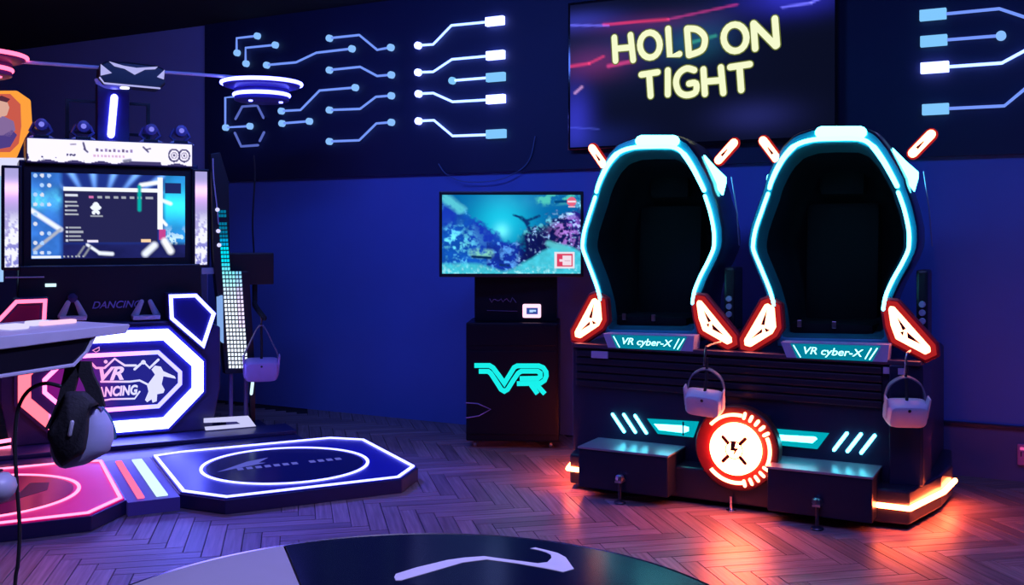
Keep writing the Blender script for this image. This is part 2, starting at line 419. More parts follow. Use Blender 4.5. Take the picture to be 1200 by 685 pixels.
circuit('blue neon line stepping up steeply just right of the blue disc lamp', [(329.3, 130), (352.2, 128.8), (374.5, 106), (415.8, 102.5)], (0, 3))
circuit('shortest straight blue neon line with two end nodes below the disc lamp', [(330, 144.5), (362, 142)], (0, 1))
circuit('blue neon line stepping up to the right, third from top in middle column', [(385.6, 128.8), (422, 127.5), (440.5, 113.4), (458, 112)], (0, 3))
circuit('blue neon line stepping up to the right, lowest of the middle column', [(385.6, 165.6), (421, 164.3), (441, 144.6), (458, 143.2)], (0, 3))
circuit('blue neon line bent like a square bracket behind the disc lamp', [(292.3, 147.7), (264, 149.3), (264, 114.3), (281, 112.5)], (0, 1))
circuit('broken hexagon of thin dim blue neon under the disc lamp', [(276, 139.3), (283.9, 124.8), (301.5, 123.5), (308.8, 138)], line=NEOND, r=.011,
        extra=([(275.2, 155.6), (282.6, 171.4), (302.3, 170)], [(304.4, 165), (309.4, 155)]))
circuit('bright neon line with white end plate, highest left of the big screen', [(489.5, 53.2), (507.6, 52), (529, 29.8), (571, 25.7)], (0,), ((569.6, 25.2), (590.3, 24.2)), NEONC, NODEC, NODEC)
circuit('bright neon line stepping up to a pale plate, second from top by screen', [(489.5, 84.7), (507.6, 84.1), (529.6, 69.5), (571, 65.7)], (0,), ((570.4, 65.2), (590.9, 64)), NEONC, NODEC, NODEC)
circuit('straight neon line with cyan plate in the middle of five by the screen', [(529.6, 94.4), (571, 91.1)], (0,), ((570.4, 90.9), (591.5, 89.6)), NEONC, PLATEC, PLATEC)
circuit('bright neon line stepping down to a white plate, fourth from top by screen', [(490, 109.8), (507.6, 109), (530.4, 119.2), (571, 116.9)], (0,), ((570.4, 116.6), (591.5, 115.5)), NEONC, NODEC, NODEC)
circuit('bright neon line stepping down to a cyan plate, lowest by the big screen', [(490, 141.7), (508.5, 140.8), (530.4, 159.2), (571, 157.8)], (0,), ((570.4, 157.4), (592.4, 156.2)), NEONC, NODEC, PLATEC)
circuit('highest neon line at right end of fascia, bending down from a blue plate', [(1107, 16.4), (1171, 10.2), (1200, 19.8), (1232, 30)], (), ((1077.8, 17.8), (1109, 16.3)))
circuit('straight neon line ending in a disc, right of the big screen', [(1107, 46.9), (1173, 41.7)], (1,), ((1078.6, 48.7), (1110, 46.7)))
circuit('brightest white neon line with white plate right of the big screen', [(1110, 78.3), (1174, 73.8), (1200, 59.8), (1230, 43)], (), ((1079, 79.7), (1112, 78.2)), NEONC, NODEC, NODEC)
circuit('lowest neon line at right end of fascia, bending up from a blue plate', [(1110, 127.2), (1177, 124), (1200, 105), (1228, 82)], (), ((1080.7, 128.7), (1112, 127)))

# ================================================================== BIG WALL SCREEN "HOLD ON TIGHT"
Ys = -.10
(x0, z0), (x1, _) = WF.on(665.5, 176, Ys), WF.on(982, 178, Ys); z1 = WF.on(662, 4, Ys)[1]
ws = thing('wall_screen', 'large black wall screen showing pale yellow HOLD ON TIGHT lettering', 'screen', WF.world((x0+x1)/2, -.04, z0), R_)
hw = (x1-x0)/2; hh = z1-z0
MB().box(-hw, hw, -.06, 0, 0, hh, .006).build('screen_body', GLOSS, ws)
def big_pic(S, T):
    im = np.zeros(S.shape+(3,))+C(.0028, .004, .016)
    def g(cx, cy, sx, sy): return np.exp(-((S-cx)/sx)**2-((T-cy)/sy)**2)
    n = vnoise(S, T, 5, 3, 3)
    im += g(.86, .10, .16, .11)[..., None]*C(.025, .025, .48)*(.6+.8*n)[..., None]
    im += g(.02, .12, .16, .07)[..., None]*C(.025, .03, .30)
    im += g(.30, .18, .2, .06)[..., None]*C(.06, .008, .06)
    im += g(.02, .80, .07, .22)[..., None]*C(.028, .03, .45)
    im += g(.10, .42, .13, .10)[..., None]*C(.10, .004, .03)
    im += g(.50, .35, .10, .10)[..., None]*C(.0, .05, .035)
    im += g(.72, .85, .14, .10)[..., None]*C(.012, .014, .10)
    im += g(.05, .95, .2, .1)[..., None]*C(.005, .01, .10)
    for (a, b, c, d, w, col) in ((.0, .14, .16, .17, .004, (.10, .10, .6)), (.14, .16, .40, .17, .005, (.6, .02, .04)), (.40, .17, .66, .12, .004, (.35, .02, .12)),
                                 (.0, .43, .08, .42, .006, (.55, .02, .05)), (.08, .42, .14, .38, .005, (.5, .02, .05)), (.16, .45, .26, .43, .007, (.5, .03, .12)),
                                 (.49, .34, .58, .31, .006, (.02, .22, .10)), (.82, .17, .92, .16, .004, (.16, .16, .8)), (.92, .16, .99, .11, .004, (.16, .16, .8)),
                                 (.02, .62, .05, .58, .005, (.5, .25, .4)), (.0, .86, .12, .88, .003, (.03, .04, .25))):
        im += seg(S, T, a, b, c, d, w, 1.75)[..., None]*C(*col)
    return im
MSCR = screen_mat('wall_screen_picture', 1.0)
picture('display', ws, -hw+.02, hw-.02, .02, hh-.02, -.0615, 180, 102, big_pic, MSCR)
LET = glow('yellow_lettering', (.93, .97, .62), 1.0); LETE = glow('green_yellow_edge', (.30, .36, .07), .45)
def zz(*p): return zc(650, 0, 3.4286, p)
def ell(cx, cy, rx, ry, n=20, a0=0, a1=360): return [(cx+rx*math.cos(math.radians(a0+(a1-a0)*k/n)), cy+ry*math.sin(math.radians(a0+(a1-a0)*k/n))) for k in range(n+1)]
words = {'HOLD': [[[(240, 150), (245, 245)], [(305, 140), (316, 242)], [(243, 196), (310, 190)]], [ell(383, 181, 40, 50)], [[(456, 115), (463, 224), (502, 217)]],
                  [[(532, 115), (540, 222)], [(532, 115), (570, 118), (598, 140), (604, 168), (590, 202), (540, 222)]]],
         'ON': [[ell(725, 152, 46, 53)], [[(806, 196), (799, 94)], [(799, 94), (889, 185)], [(893, 182), (885, 74)]]],
         'TIGHT': [[[(348, 300), (415, 290)], [(380, 296), (386, 386)]], [[(455, 282), (455, 380)]], [[(562, 282), (530, 275), (500, 295), (488, 330), (500, 368), (530, 382), (566, 370), (568, 335), (540, 336)]],
                   [[(598, 278), (604, 378)], [(668, 270), (678, 374)], [(602, 328), (674, 322)]], [[(705, 270), (785, 258)], [(743, 266), (750, 362)]]]}
for w, letters in words.items():
    for L in letters:
        mb, me_ = MB(), MB()
        for st in L:
            cl = len(st) > 15
            P = [WF.on(x, y, Ys-.002) for x, y in zz(*st)]
            P = [(x-(x0+x1)/2, 0, z-z0) for x, z in P]
            if 3 < len(st) < 15: P = [tuple(p) for p in smooth_path(P, 4)] if w != 'ON' else P
            if cl: P = P[:-1]
            mb.tube([(p[0], -.0645, p[2]) for p in P], .0225, 8, closed=cl, flat=(1, .12, 1))
            me_.tube([(p[0], -.0630, p[2]) for p in P], .0305, 8, closed=cl, flat=(1, .05, 1))
        lo = mb.build('letter', LET, ws, smooth=True); me_.build('letter_edge', LETE, lo, smooth=True)

# thin loose cable drooping across the fascia edge
cp = [(627, 160), (622, 183), (612, 197), (590, 209), (565, 213), (540, 212), (522, 203), (514, 192)]
P = [WF.on(x, y, -.055) for x, y in cp]
cb = MB().tube(smooth_path([(x-P[0][0], -.012, z-P[0][1]) for x, z in P], 5), .004, 6).build('loose_cable', mat('teal_cable', (.10, .16, .34), .4), smooth=True)
cb.location = WF.world(P[0][0], -.043, P[0][1]); cb.rotation_euler = rot
tag(cb, 'thin loose cable drooping in an arc under the fascia left of the big screen', 'cable')

# pink plate at the right edge
pp = thing('wall_socket', 'small pink lit wall socket plate at the right edge of the photo', 'socket', WF.world(*[WF.on(1203, 531, -.03)[0]], -.03, WF.on(1203, 545, -.03)[1]), R_)
MB().box(-.05, .05, -.02, 0, 0, .13, .008).build('plate', mat('pink_plate', (.9, .22, .5), .4), pp)
for q in (-1, 1): MB().box(-.018+.014*q, -.012+.014*q, -.022, -.018, .055, .085).build('slot', BLACK, pp)
MB().box(-.035, .035, -.0215, -.019, .095, .112).build('indicator', glow('pink_indicator', (1., .12, .45), .8), pp)

# ================================================================== UNDERWATER TV KIOSK
KX, KY = (598-CX)/F*7.25, 7.25
KF = Frame(KX, KY, -4.)
kz0 = 0.0
KBL = mat('kiosk_black', (.004, .005, .013), .42, spec=.2)
kio = thing('display_kiosk', 'black floor kiosk with cyan VR logo beneath the underwater television', 'kiosk', (KX, KY, 0), math.radians(-4.))
kx0, kx1 = KF.on(546, 450, 0)[0], KF.on(655, 450, 0)[0]
zk = KF.on(600, 378, 0)[1]
MB().box(kx0, kx1, 0, .45, .05, zk, .012).build('lower_cabinet', KBL, kio)
kxa, kxb = KF.on(556, 350, .08)[0], KF.on(652, 350, .08)[0]
zt = KF.on(600, 322, .08)[1]
MB().box(kxa, kxb, .08, .34, zk, zt+.12, .008).build('upper_column', KBL, kio)
MB().box(kx0+.02, kx1-.02, -.006, 0, zk-.16, zk-.02, .003).build('vent_panel', KBL, kio)
MB().box(kx0+.02, kx1-.02, -.006, 0, .10, zk-.20, .003).build('front_panel', KBL, kio)
for x in (kx0+.06, kx1-.06):
    for y in (.06, .39):
        w = MB().lathe([(.012, -.012), (.025, -.01), (.025, .01), (.012, .012)], (x, y, .025), 'x', 16).build('caster', STEEL, kio, smooth=True)
# VR logo in ribbon strokes
kp = lambda pts, y: [(lambda q: (q[0], y, q[1]))(KF.on(a, b, y)) for a, b in zc(500, 330, 3.262, pts)]
LOGO = glow('cyan_logo', (.01, .88, .84), 1.0)
kr = 15/3.262*KY/F
def strip(pts, hw):
    P = [Vector(p) for p in pts]; L, R = [], []
    for i, p in enumerate(P):
        a = (p-P[i-1]).normalized() if i else None; b = (P[i+1]-p).normalized() if i < len(P)-1 else None
        a = a or b; b = b or a; na, nb = Vector((-a.y, a.x)), Vector((-b.y, b.x)); m = (na+nb).normalized(); k = hw/max(.5, m.dot(na))
        L.append(tuple(p+m*k)); R.append(tuple(p-m*k))
    return L, R
mb = MB(); K10 = lambda pts: [KF.on(a, b, -.012) for a, b in zc(545, 410, 10.536, pts)]
for pts in ([(115, 190), (300, 190), (345, 217), (415, 310), (485, 408), (550, 305), (605, 215), (645, 194), (910, 194), (965, 217), (1000, 270), (1003, 320), (980, 375), (930, 408), (640, 414)],
            [(170, 262), (285, 262), (318, 288), (385, 390), (445, 485), (485, 508), (525, 485), (590, 380), (655, 285), (695, 260), (895, 260), (930, 285), (930, 325), (900, 348), (675, 352)],
            [(812, 425), (895, 540)], [(880, 425), (985, 540)]):
    L, R = strip(K10(pts), 29/10.536*KY/F)
    for y0, y1 in ((-.013, -.006),):
        V = [[(l[0], y0, l[1]), (q[0], y0, q[1]), (q[0], y1, q[1]), (l[0], y1, l[1])] for l, q in zip(L, R)]
        mb.loops(V)
lg = mb.build('logo', LOGO, kio)
(xa, za), (xb_, zb) = KF.on(612.5, 372, .075), KF.on(634, 356, .075)
MB().box(xa, xb_, .06, .08, za, zb, .012).build('lit_badge', glow('badge_rim', (1., .55, .75), 1.6), kio)
MB().box(xa+.028, xb_-.022, .056, .06, za+.026, zb-.026).build('badge_symbol', glow('badge_blue', (.03, .08, .35), 1.), kio)
MB().box(xa+.05, xa+.075, .053, .056, za+.04, zb-.04).box(xa+.05, xb_-.035, .053, .056, za+.045, za+.058).build('badge_mark', glow('badge_mark', (.5, .7, 1.), 1.), kio)
mb = MB(); sq = [(574+i*2.2, 352+2.2*math.sin(i*1.9)+(-2 if i % 4 == 0 else 0)) for i in range(15)]
mb.tube([(lambda q: (q[0], .076, q[1]))(KF.on(a, b, .076)) for a, b in sq], .0028, 6); mb.build('script_line', mat('faint_ink', (.12, .11, .25), .5), kio)
mb = MB(); mb.tube([(lambda q: (q[0], .076, q[1]))(KF.on(a, b, .076)) for a, b in ((571, 363.5), (606, 364.5))], .0022, 6); mb.build('underline', MATS['faint_ink'], kio)
mb = MB(); mb.tube(kp([(150, 462), (195, 465), (245, 487), (200, 512), (150, 520)], -.010), .004, 6); mb.build('accent_line', mat('accent_line', (.25, .25, .6), .4), kio)

# TV
TF = Frame(KX, KY-.02, 0.5)
tz0 = TF.on(600, 324.5, 0)[1]; tz1 = TF.on(600, 224, 0)[1]; tx0 = TF.on(514.5, 270, 0)[0]; tx1 = TF.on(684, 270, 0)[0]
tv = thing('television', 'flat television showing a blue underwater reef, fixed to the black kiosk', 'television', (KX, KY-.02, tz0), math.radians(.5))
th = tz1-tz0
MB().box(tx0, tx1, 0, .05, 0, th, .008).build('tv_body', BLACK, tv)
MB().box(-.2, .2, .05, .10, .08, .45, .01).build('wall_bracket', SATIN, tv)
def reef(S, T):
    def g(cx, cy, sx, sy): return np.exp(-((S-cx)/sx)**2-((T-cy)/sy)**2)
    n0 = vnoise(S, T, 6, 4, 11, 4); n1 = vnoise(S, T, 16, 10, 12, 4); n2 = vnoise(S, T, 34, 20, 5, 3); n3 = vnoise(S, T, 60, 36, 8, 2)
    sp = np.clip((n2-.50)*6, 0, 1)*np.clip((n1-.35)*4, 0, 1)
    im = np.zeros(S.shape+(3,))+C(.0, .13, .40)+g(.43, .34, .20, .32)[..., None]*C(.01, .48, .46)+g(.43, .46, .05, .09)[..., None]*C(.15, .45, .35)+(g(.55,.06,.3,.12)*n0)[..., None]*C(.02,.10,.12)
    w = .16*(n1-.5)+.10*(n2-.5)
    left = np.clip((T-(.02+1.15*S)+w)*18, 0, 1)*np.clip((.46-S)*20, 0, 1)
    lc = C(.005, .09, .50)*(.6+.8*n1)[..., None]+(sp*np.clip(1.2-S*2.2, 0, 1))[..., None]*C(.10, .50, .55)
    deep = np.clip(g(.30, .48, .09, .20)*1.6+g(.04, .26, .06, .14)*1.6, 0, 1); lc = lc*(1-deep[..., None])+deep[..., None]*C(.008, .04, .48)
    lc = lc+(g(.13, .62, .13, .17)*np.clip((n2-.42)*5, 0, 1))[..., None]*C(.12, .60, .45)
    im = blend(im, left, lc)
    im = blend(im, seg(S, T, .02, .04, .13, .18, .025+.02*n1, 1.7)*np.clip(n2*2, 0, 1), C(.10, .60, .72))
    mid = np.clip((T-.60+w*1.3+.25*np.abs(S-.5))*14, 0, 1)*((S > .32) & (S < .66))
    im = blend(im, mid, C(.006, .03, .34)*(.5+n1)[..., None]+sp[..., None]*C(.10, .35, .60))
    d = (T-(.62-.75*(S-.58)))        # dark diagonal outcrop
    rm = np.clip((d+.20+w*1.6)*14, 0, 1)*np.clip((S-.53+w*.4)*16, 0, 1)
    rc = C(.004, .008, .10)*(.5+n1)[..., None]+(np.clip((n3-.56)*8, 0, 1)*np.clip((n1-.42)*5, 0, 1))[..., None]*C(.28, .50, .80)
    rc = rc+(np.exp(-(d+.16)**2/.004)*np.clip((n2-.45)*6, 0, 1))[..., None]*C(.10, .60, .65)
    rc = rc+(g(.90, .45, .09, .26)*np.clip((n2-.45)*6, 0, 1))[..., None]*C(.50, .22, .75)+g(.96, .28, .06, .2)[..., None]*C(.02, .005, .14)
    im = blend(im, rm, rc)
    sand = np.clip((T-.85+.24*np.exp(-((S-.86)/.20)**2)-.10*np.exp(-((S-.45)/.12)**2)+.03*(n1-.5))*22, 0, 1)
    im = blend(im, sand, C(.06, .58, .74)*(.75+.5*n2)[..., None]); im += (sand*np.clip((n3-.5)*3, 0, 1)*np.clip((T-.85)*7, 0, 1))[..., None]*C(.35, .35, .3)
    im = blend(im, seg(S, T, .23, .74, .34, .75, .030, 1.7)*np.clip((n2-.25)*3.2, 0, 1), C(.22, .66, .55)); im = blend(im, seg(S, T, .22, .785, .35, .80, .010, 1.7), C(.0, .02, .10))
    for a in ((.515, .255, .57, .29, .008), (.57, .29, .62, .36, .014), (.61, .33, .70, .27, .010), (.61, .35, .63, .44, .014), (.42, .89, .48, .90, .009)): im = blend(im, seg(S, T, *a, 1.7)*np.clip(n2*2.2, 0, 1), C(.003, .03, .16))
    im = blend(im, seg(S, T, .72, .06, .95, .03, .04, 1.7)*np.clip((n2-.35)*3.5, 0, 1), C(.08, .60, .52)); im = blend(im, seg(S, T, .82, .09, .92, .08, .010, 1.7), C(.0, .06, .2))
    im = blend(im, seg(S, T, .77, .62, .90, .70, .022, 1.7)*.9, C(.10, .58, .66))
    im = blend(im, (np.hypot((S-.935), (T-.085)/1.7) < .034).astype(float), C(.8, .12, .22))
    im = blend(im, rect(S, T, .905, .965, .075, .098), C(.9, .75, .85)); im = blend(im, rect(S, T, .91, .96, .14, .16), C(.9, .55, .65))
    im = blend(im, rect(S, T, .812, .958, .725, .935), C(.85, .78, .88)); im = blend(im, rect(S, T, .828, .945, .748, .912), C(.72, .05, .12))
    im = blend(im, rect(S, T, .872, .936, .775, .895), C(.9, .75, .85)); im = blend(im, rect(S, T, .848, .90, .815, .85), C(.9, .75, .85)); im = blend(im, rect(S, T, .885, .925, .83, .842), C(.7, .3, .4))
    return im
picture('display', tv, tx0+.022, tx1-.022, .025, th-.025, -.0015, 220, 130, reef, screen_mat('tv_picture', 1.0))

# ================================================================== MOTION SIMULATOR
M = MF
vm = thing('motion_simulator', 'black two-seat virtual reality simulator outlined in cyan and red neon', 'arcade machine', M.world(0, 0, 0), R_)
XH = 1.0
PANEL = mat('simulator_panel', (.010, .014, .045), .42, 0, .1)
MB().prism([(-XH, .2), (XH, .2), (XH, .83), (XH-.02, .85), (-XH+.02, .85), (-XH, .83)], 0, 1.1).build('base_cabinet', PANEL, vm, bevel=.006)
# chamfered corner fairings
for s in (1,):
    MB().slab([(s*.84, -.05), (s*.99, .0), (s*1.02, .2), (s*1.0, .3), (s*.84, .3)], .2, .83).build('corner_fairing', NAVY, vm, bevel=.008)
# plinth and its LED strip
def plinth_poly(s): return [(s*.85, -.16), (s*.95, -.15), (s*1.06, .30), (s*1.09, .62), (s*1.05, 1.05)]
pr = plinth_poly(1); pl = plinth_poly(-1)
MB().slab(pl[::-1]+pr, .03, .205).build('plinth', SATIN, vm, bevel=.012)
rgt = [M.flat(1033, 588, .12), M.flat(1064, 594, .12), M.flat(1105, 573, .12), M.flat(1117, 559, .12)]
def led(poly, name):
    mb = MB(); mb.tube([(x, y, .12) for x, y in poly], .014, 8)
    return mb.build(name, ORANGE, vm, smooth=True)
ledR = [(.80, -.165), (.955, -.166), (1.075, .29), (1.105, .60)]
led(ledR, 'led_strip'); led([(-x, y) for x, y in ledR], 'led_strip')
# slats
for k in range(5):
    z0 = .595+k*.045
    MB().box(-.97, .80, -.022, 0, z0, z0+.036, .006).build('slat', SATIN, vm)
MB().box(-XH+.01, XH-.01, -.03, .02, .828, .852, .004).build('top_ledge', mat('ledge_trim', (.10, .06, .10), .35, .3), vm)
# lit strips on the front
def onM(pts, y=0.): return [M.on(a, b, y) for a, b in pts]
for (ox, oy, s, bars) in ((660, 400, 3.113, [((180, 265), (222, 328)), ((221, 266), (263, 330)), ((262, 270), (303, 333))]),
                          (880, 400, 2.98, [((335, 320), (290, 378)), ((384, 323), (337, 383)), ((432, 328), (385, 388))])):
    for a, b in bars:
        q = onM(zc(ox, oy, s, [a, b]), -.006)
        MB().tube([(x, -.006, z) for x, z in q], .0095, 8).build('light_bar', CYANW, vm, smooth=True)
for pts, inner in ((zc(660, 400, 3.113, [(306, 281), (494, 292), (474, 349), (345, 336)]), zc(660, 400, 3.113, [(332, 300), (438, 306), (458, 312), (458, 326), (440, 333), (350, 322)])),
            (zc(880, 400, 2.98, [(65, 303), (273, 320), (232, 375), (85, 360)]), zc(880, 400, 2.98, [(100, 325), (225, 332), (232, 340), (215, 354), (105, 345)]))):
    lp = MB().prism(onM(pts, -.008), -.010, .0).build('light_panel', CYANL, vm)
    MB().prism(onM(inner, -.012), -.015, -.010).build('lamp_core', CYANW, lp)
    sx = inner[1][0]
    if ox: pass
q = onM([(800.5, 494), (800.5, 510)], -.016); MB().box(q[0][0]-.004, q[0][0]+.004, -.0165, -.009, q[1][1], q[0][1]).build('panel_seam', NAVY, vm)
# name tags on the front
for pts in ([(693, 411), (712, 412), (712, 420), (693, 419)], [(1035, 430), (1062, 431.5), (1062, 439), (1035, 437.5)]):
    MB().prism(onM(pts, -.034), -.036, -.022).build('label_plate', LILAC, vm)
# centre emblem
EY = -.20
ec = M.on(862.5, 525.5, EY); dc = (ec[0], ec[1])
MB().box(-.15, .22, -.12, 0, .05, .52, .03).build('centre_housing', BLACK, vm)
MB().lathe([(.225, EY+.004), (.232, EY+.012), (.232, -.12)], (ec[0], 0, ec[1]), 'y', 48).build('emblem_backing', mat('emblem_red_backing', (.10, .005, .008), .45), vm, smooth=True)
dome = MB().lathe([(.0, EY-.040), (.10, EY-.039), (.132, EY-.034), (.140, EY-.022), (.142, EY+.004)], (dc[0], 0, dc[1]), 'y', 48).build('emblem_disc', glow('emblem_face', (1., .13, .045), 60.), vm, smooth=True)
for a0, a1 in ((80, 139), (221, 282), (-24, 24)):
    MB().arc(dc, .185, .017, a0, a1, EY-.01, EY+.004).build('emblem_arc', REDW, vm)
for base in (29.5, -75.5):
    for k in range(5):
        a = base+k*11.5; mb = MB(); co, si = math.cos(math.radians(a)), math.sin(math.radians(a))
        mb.tube([(dc[0]+r*co, EY-.004, dc[1]+r*si) for r in (.176, .202)], .0095, 6); mb.build('emblem_dash', REDW, vm)
INK = mat('emblem_ink', (.10, .008, .004), .6)
EM = EY-.0405
for a in (47, 133, 227, 313):
    co, si = math.cos(math.radians(a)), math.sin(math.radians(a)); mb = MB()
    mb.tube([(dc[0]+r*co, EM+.0005, dc[1]+r*si) for r in (.050, .090)], .0105, 6, flat=(1, .4, 1)); mb.build('cross_bar', INK, dome)
RNG = glow('emblem_thin_ring', (1., .55, .2), .6)
mb = MB(); mb.arc(dc, .047, .006, 0, 360, EM-.001, EM+.001, 40); mb.build('thin_ring', RNG, dome)
bl = [(-.016, .048), (.014, .048), (.004, .012), (.026, .012), (-.006, -.036), (.002, -.004), (-.020, -.004)]
MB().prism([(dc[0]+x, dc[1]+z) for x, z in bl], EM-.002, EM).build('lightning_bolt', INK, dome)
# foot boxes
for x0, x1 in ((-.825, -.285), (.265, .795)):
    fb = MB().box(x0, x1, -.30, 0, .055, .278, .008).build('footrest_box', mat('footrest_side', (.02, .022, .05), .28, .35), vm)
    MB().box(x0-.004, x1+.004, -.305, 0, .278, .29, .003).build('tread_plate', mat('tread_metal', (.42, .40, .46), .3, .55), fb)
    xm = (x0+x1)/2
    MB().lathe([(.03, 0), (.034, .006), (.03, .012), (.010, .016), (.008, .14)], (xm, -.335, 0), 'z', 16).build('levelling_foot', SATIN, fb, smooth=True)
    MB().box(xm-.02, xm+.02, -.36, -.30, .12, .13).build('foot_bracket', STEEL, fb)
    MB().lathe([(.024, .13), (.028, .135), (.024, .155), (.01, .165)], (xm, -.335, 0), 'z', 8).build('foot_knob', STEEL, fb)
MB().lathe([(.026, 0), (.028, .006), (.009, .014), (.009, .08)], (.04, -.19, 0), 'z', 14).build('levelling_foot', CHROME, vm, smooth=True)

# ---- seat pods, both of one shape measured on the right-hand one
PY = .10; PCX = .503
def q7(*p): return zc(860, 140, 4.28, p)
def q8(*p): return zc(860, 280, 4.28, p)
def loc2(pts, y=PY): return [(lambda q: (q[0]-PCX, q[1]))(M.on(a, b, y)) for a, b in pts]
topL = loc2(q7((185, 345), (196, 308), (225, 245), (262, 185), (318, 130), (400, 104), (500, 98)))
topR = loc2(q7((500, 98), (630, 99), (692, 128), (745, 195), (788, 268), (823, 335)))
lowL = loc2(q7((178, 372), (150, 450), (116, 550), (104, 620))+q8((107, 60), (140, 140), (185, 250), (208, 328)))
lowR = loc2(q7((828, 365), (858, 450), (880, 550), (882, 620))+q8((876, 60), (845, 125), (800, 205), (765, 285), (754, 350)))
botL = loc2(q8((222, 380), (240, 505))); botR = loc2(q8((752, 400), (765, 515)))
outline = topL+topR[1:]+lowR+botR+botL[::-1]+lowL[::-1]
def resample(pts, n):
    P = [Vector(p) for p in pts]; P.append(P[0]); L = [0]
    for a, b in zip(P, P[1:]): L.append(L[-1]+(b-a).length)
    out = []; j = 0
    for k in range(n):
        t = L[-1]*k/n
        while L[j+1] < t: j += 1
        out.append(P[j].lerp(P[j+1], (t-L[j])/max(1e-9, L[j+1]-L[j])))
    return out
OUT = resample(outline, 96)
zb_, zt_ = min(p.y for p in OUT), max(p.y for p in OUT); zc_ = zb_+.42*(zt_-zb_)
xc_ = sum(p.x for p in OUT)/len(OUT)
def ring(s, y, dx=0.):
    return [(xc_+(p.x-xc_)*s+dx, PY+y, max(.856, zc_+(p.y-zc_)*s)) for p in OUT]
LINER = mat('pod_liner', (.010, .09, .11), .7, spec=.2)  # teal tint carries the neon's glow inside the rim
INNER = mat('pod_cavity', (.004, .005, .008), .8, spec=.1)
RIM_HALO = mat('rim_halo_tint', (.008, .25, .34), .4, var=.05)  # cyan tint stands in for the halo around the rim tube
def make_pod(cx):
    sh = MB().loops([ring(1.083, .009), ring(1.10, .02), ring(1.112, .05), ring(1.115, .16), ring(1.09, .36), ring(.98, .56), ring(.78, .72), ring(.45, .80)], caps=False)
    sh.b.faces.new([v for v in list(sh.b.verts)[-96:]])
    pod = sh.build('seat_pod', NAVY, vm, smooth='full'); pod.location = (cx, 0, 0)
    MB().loops([ring(.975, .001), ring(.955, .012), ring(.93, .05), ring(.90, .10)], caps=False).build('pod_liner', LINER, pod, smooth='full')
    MB().loops([ring(.973, .0), ring(1.0, -.006), ring(1.04, -.003), ring(1.085, .008)], caps=False).build('halo_flange', RIM_HALO, pod, smooth='full')
    inn = MB().loops([ring(.90, .10), ring(.87, .18), ring(.82, .32), ring(.70, .46), ring(.3, .52)], caps=False)
    inn.b.faces.new([v for v in list(inn.b.verts)[-96:]])
    inn.build('pod_cavity', INNER, pod, smooth='full')
    P3 = lambda pts, y: [(x, PY+y, z) for x, z in pts]
    rr = .0105
    MB().tube(smooth_path(P3(topL+topR[1:], -.030), 4), [rr*1.05+.006*math.sin(math.pi*k/48)*(1 if (k < 16 or k > 32) else .3) for k in range(49)], 10).build('rim_light', CYAN, pod, smooth=True)
    for lw in (lowL, lowR): MB().tube(smooth_path(P3(lw, -.030), 4), rr, 10).build('rim_light', CYAN, pod, smooth=True)
    # white cap lamp
    t0, t1 = loc2(q7((440, 66), (635, 66)))
    MB().tube([(t0[0], PY-.005, t0[1]), (t1[0], PY-.005, t1[1])], .036, 14, flat=(1, 1, 1)).build('crown_lamp', CYANW, pod, smooth=True)
    # red wing lamps, each with a glowing frame imitating its halo
    for pts in (q8((172, 322), (205, 345), (213, 440), (195, 472), (85, 540), (55, 532), (52, 505), (155, 328)), q8((783, 335), (805, 338), (985, 540), (988, 565), (960, 578), (812, 500), (787, 432), (775, 352))):
        L = loc2(pts, PY-.03)
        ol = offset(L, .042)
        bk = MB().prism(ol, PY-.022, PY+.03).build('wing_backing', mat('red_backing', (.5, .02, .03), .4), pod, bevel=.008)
        MB().frame(offset(L, .013), .026, PY-.034, PY-.022).build('wing_halo', RED_HALO, pod)
        wl = MB().prism(L, PY-.040, PY-.022).build('wing_lamp', REDW, pod, bevel=.006)
        left = L[0][0] < 0
    for pts in (q8((166, 352), (136, 428), (154, 432)), q8((142, 448), (84, 500), (142, 468)), q8((154, 444), (182, 458), (160, 466)),
                q8((818, 390), (864, 450), (846, 458)), q8((868, 464), (940, 528), (872, 496)), q8((834, 466), (852, 462), (848, 486))):
        MB().prism(loc2(pts, PY-.042), PY-.0425, PY-.0405).build('wing_slit', INK, pod)
    # horn lamps over wider red tubes that imitate their halo
    for a, b in (((895, 168), (988, 72)), ((212, 196), (143, 104))):
        (xa, za), (xb2, zb2) = loc2(q7(a, b), PY-.0)
        MB().tube([(xa, PY+.03, za), (xb2, PY+.03, zb2)], .035, 12, flat=(1, .5, 1)).build('horn_halo', RED_HALO, pod, smooth=True)
        MB().tube([(xa, PY+.012, za), (xb2, PY+.012, zb2)], .0245, 12, flat=(1, .5, 1)).build('horn_lamp', REDW, pod, smooth=True)
        d = Vector((xb2-xa, zb2-za)); p, q = Vector((xa, za))+d*.25, Vector((xa, za))+d*.62; nrm = Vector((-d.y, d.x)).normalized()*.0085
        MB().prism([tuple(p+nrm*.9), tuple(p-nrm*.9), tuple(q-nrm*.35), tuple(q+nrm*.2)], PY-.003, PY+.001).build('horn_slot', INK, pod)
    # cyan shoulder fins
    for pts in (q7((795, 140), (860, 205), (925, 262), (925, 290), (905, 362), (846, 290), (828, 228), (805, 200)), q7((168, 282), (222, 222), (214, 290), (198, 345), (160, 344))):
        MB().prism(loc2(pts, PY+.10), PY+.085, PY+.12).build('shoulder_lamp', CYANW, pod, bevel=.004)
    # seat inside
    zs = .92
    MB().box(-.23, .23, PY+.06, PY+.44, zs, zs+.10, .035).build('seat_cushion', LEATHER, pod, smooth=True)
    t = bmesh.new(); bmesh.ops.create_cube(t, size=1)
    mbk = MB(); mbk.box(-.21, .21, -.05, .05, 0, .70, .04)
    bo = mbk.build('backrest', LEATHER, pod, smooth=True); bo.location = (0, PY+.40, zs+.08); bo.rotation_euler = (math.radians(-6), 0, 0); t.free()
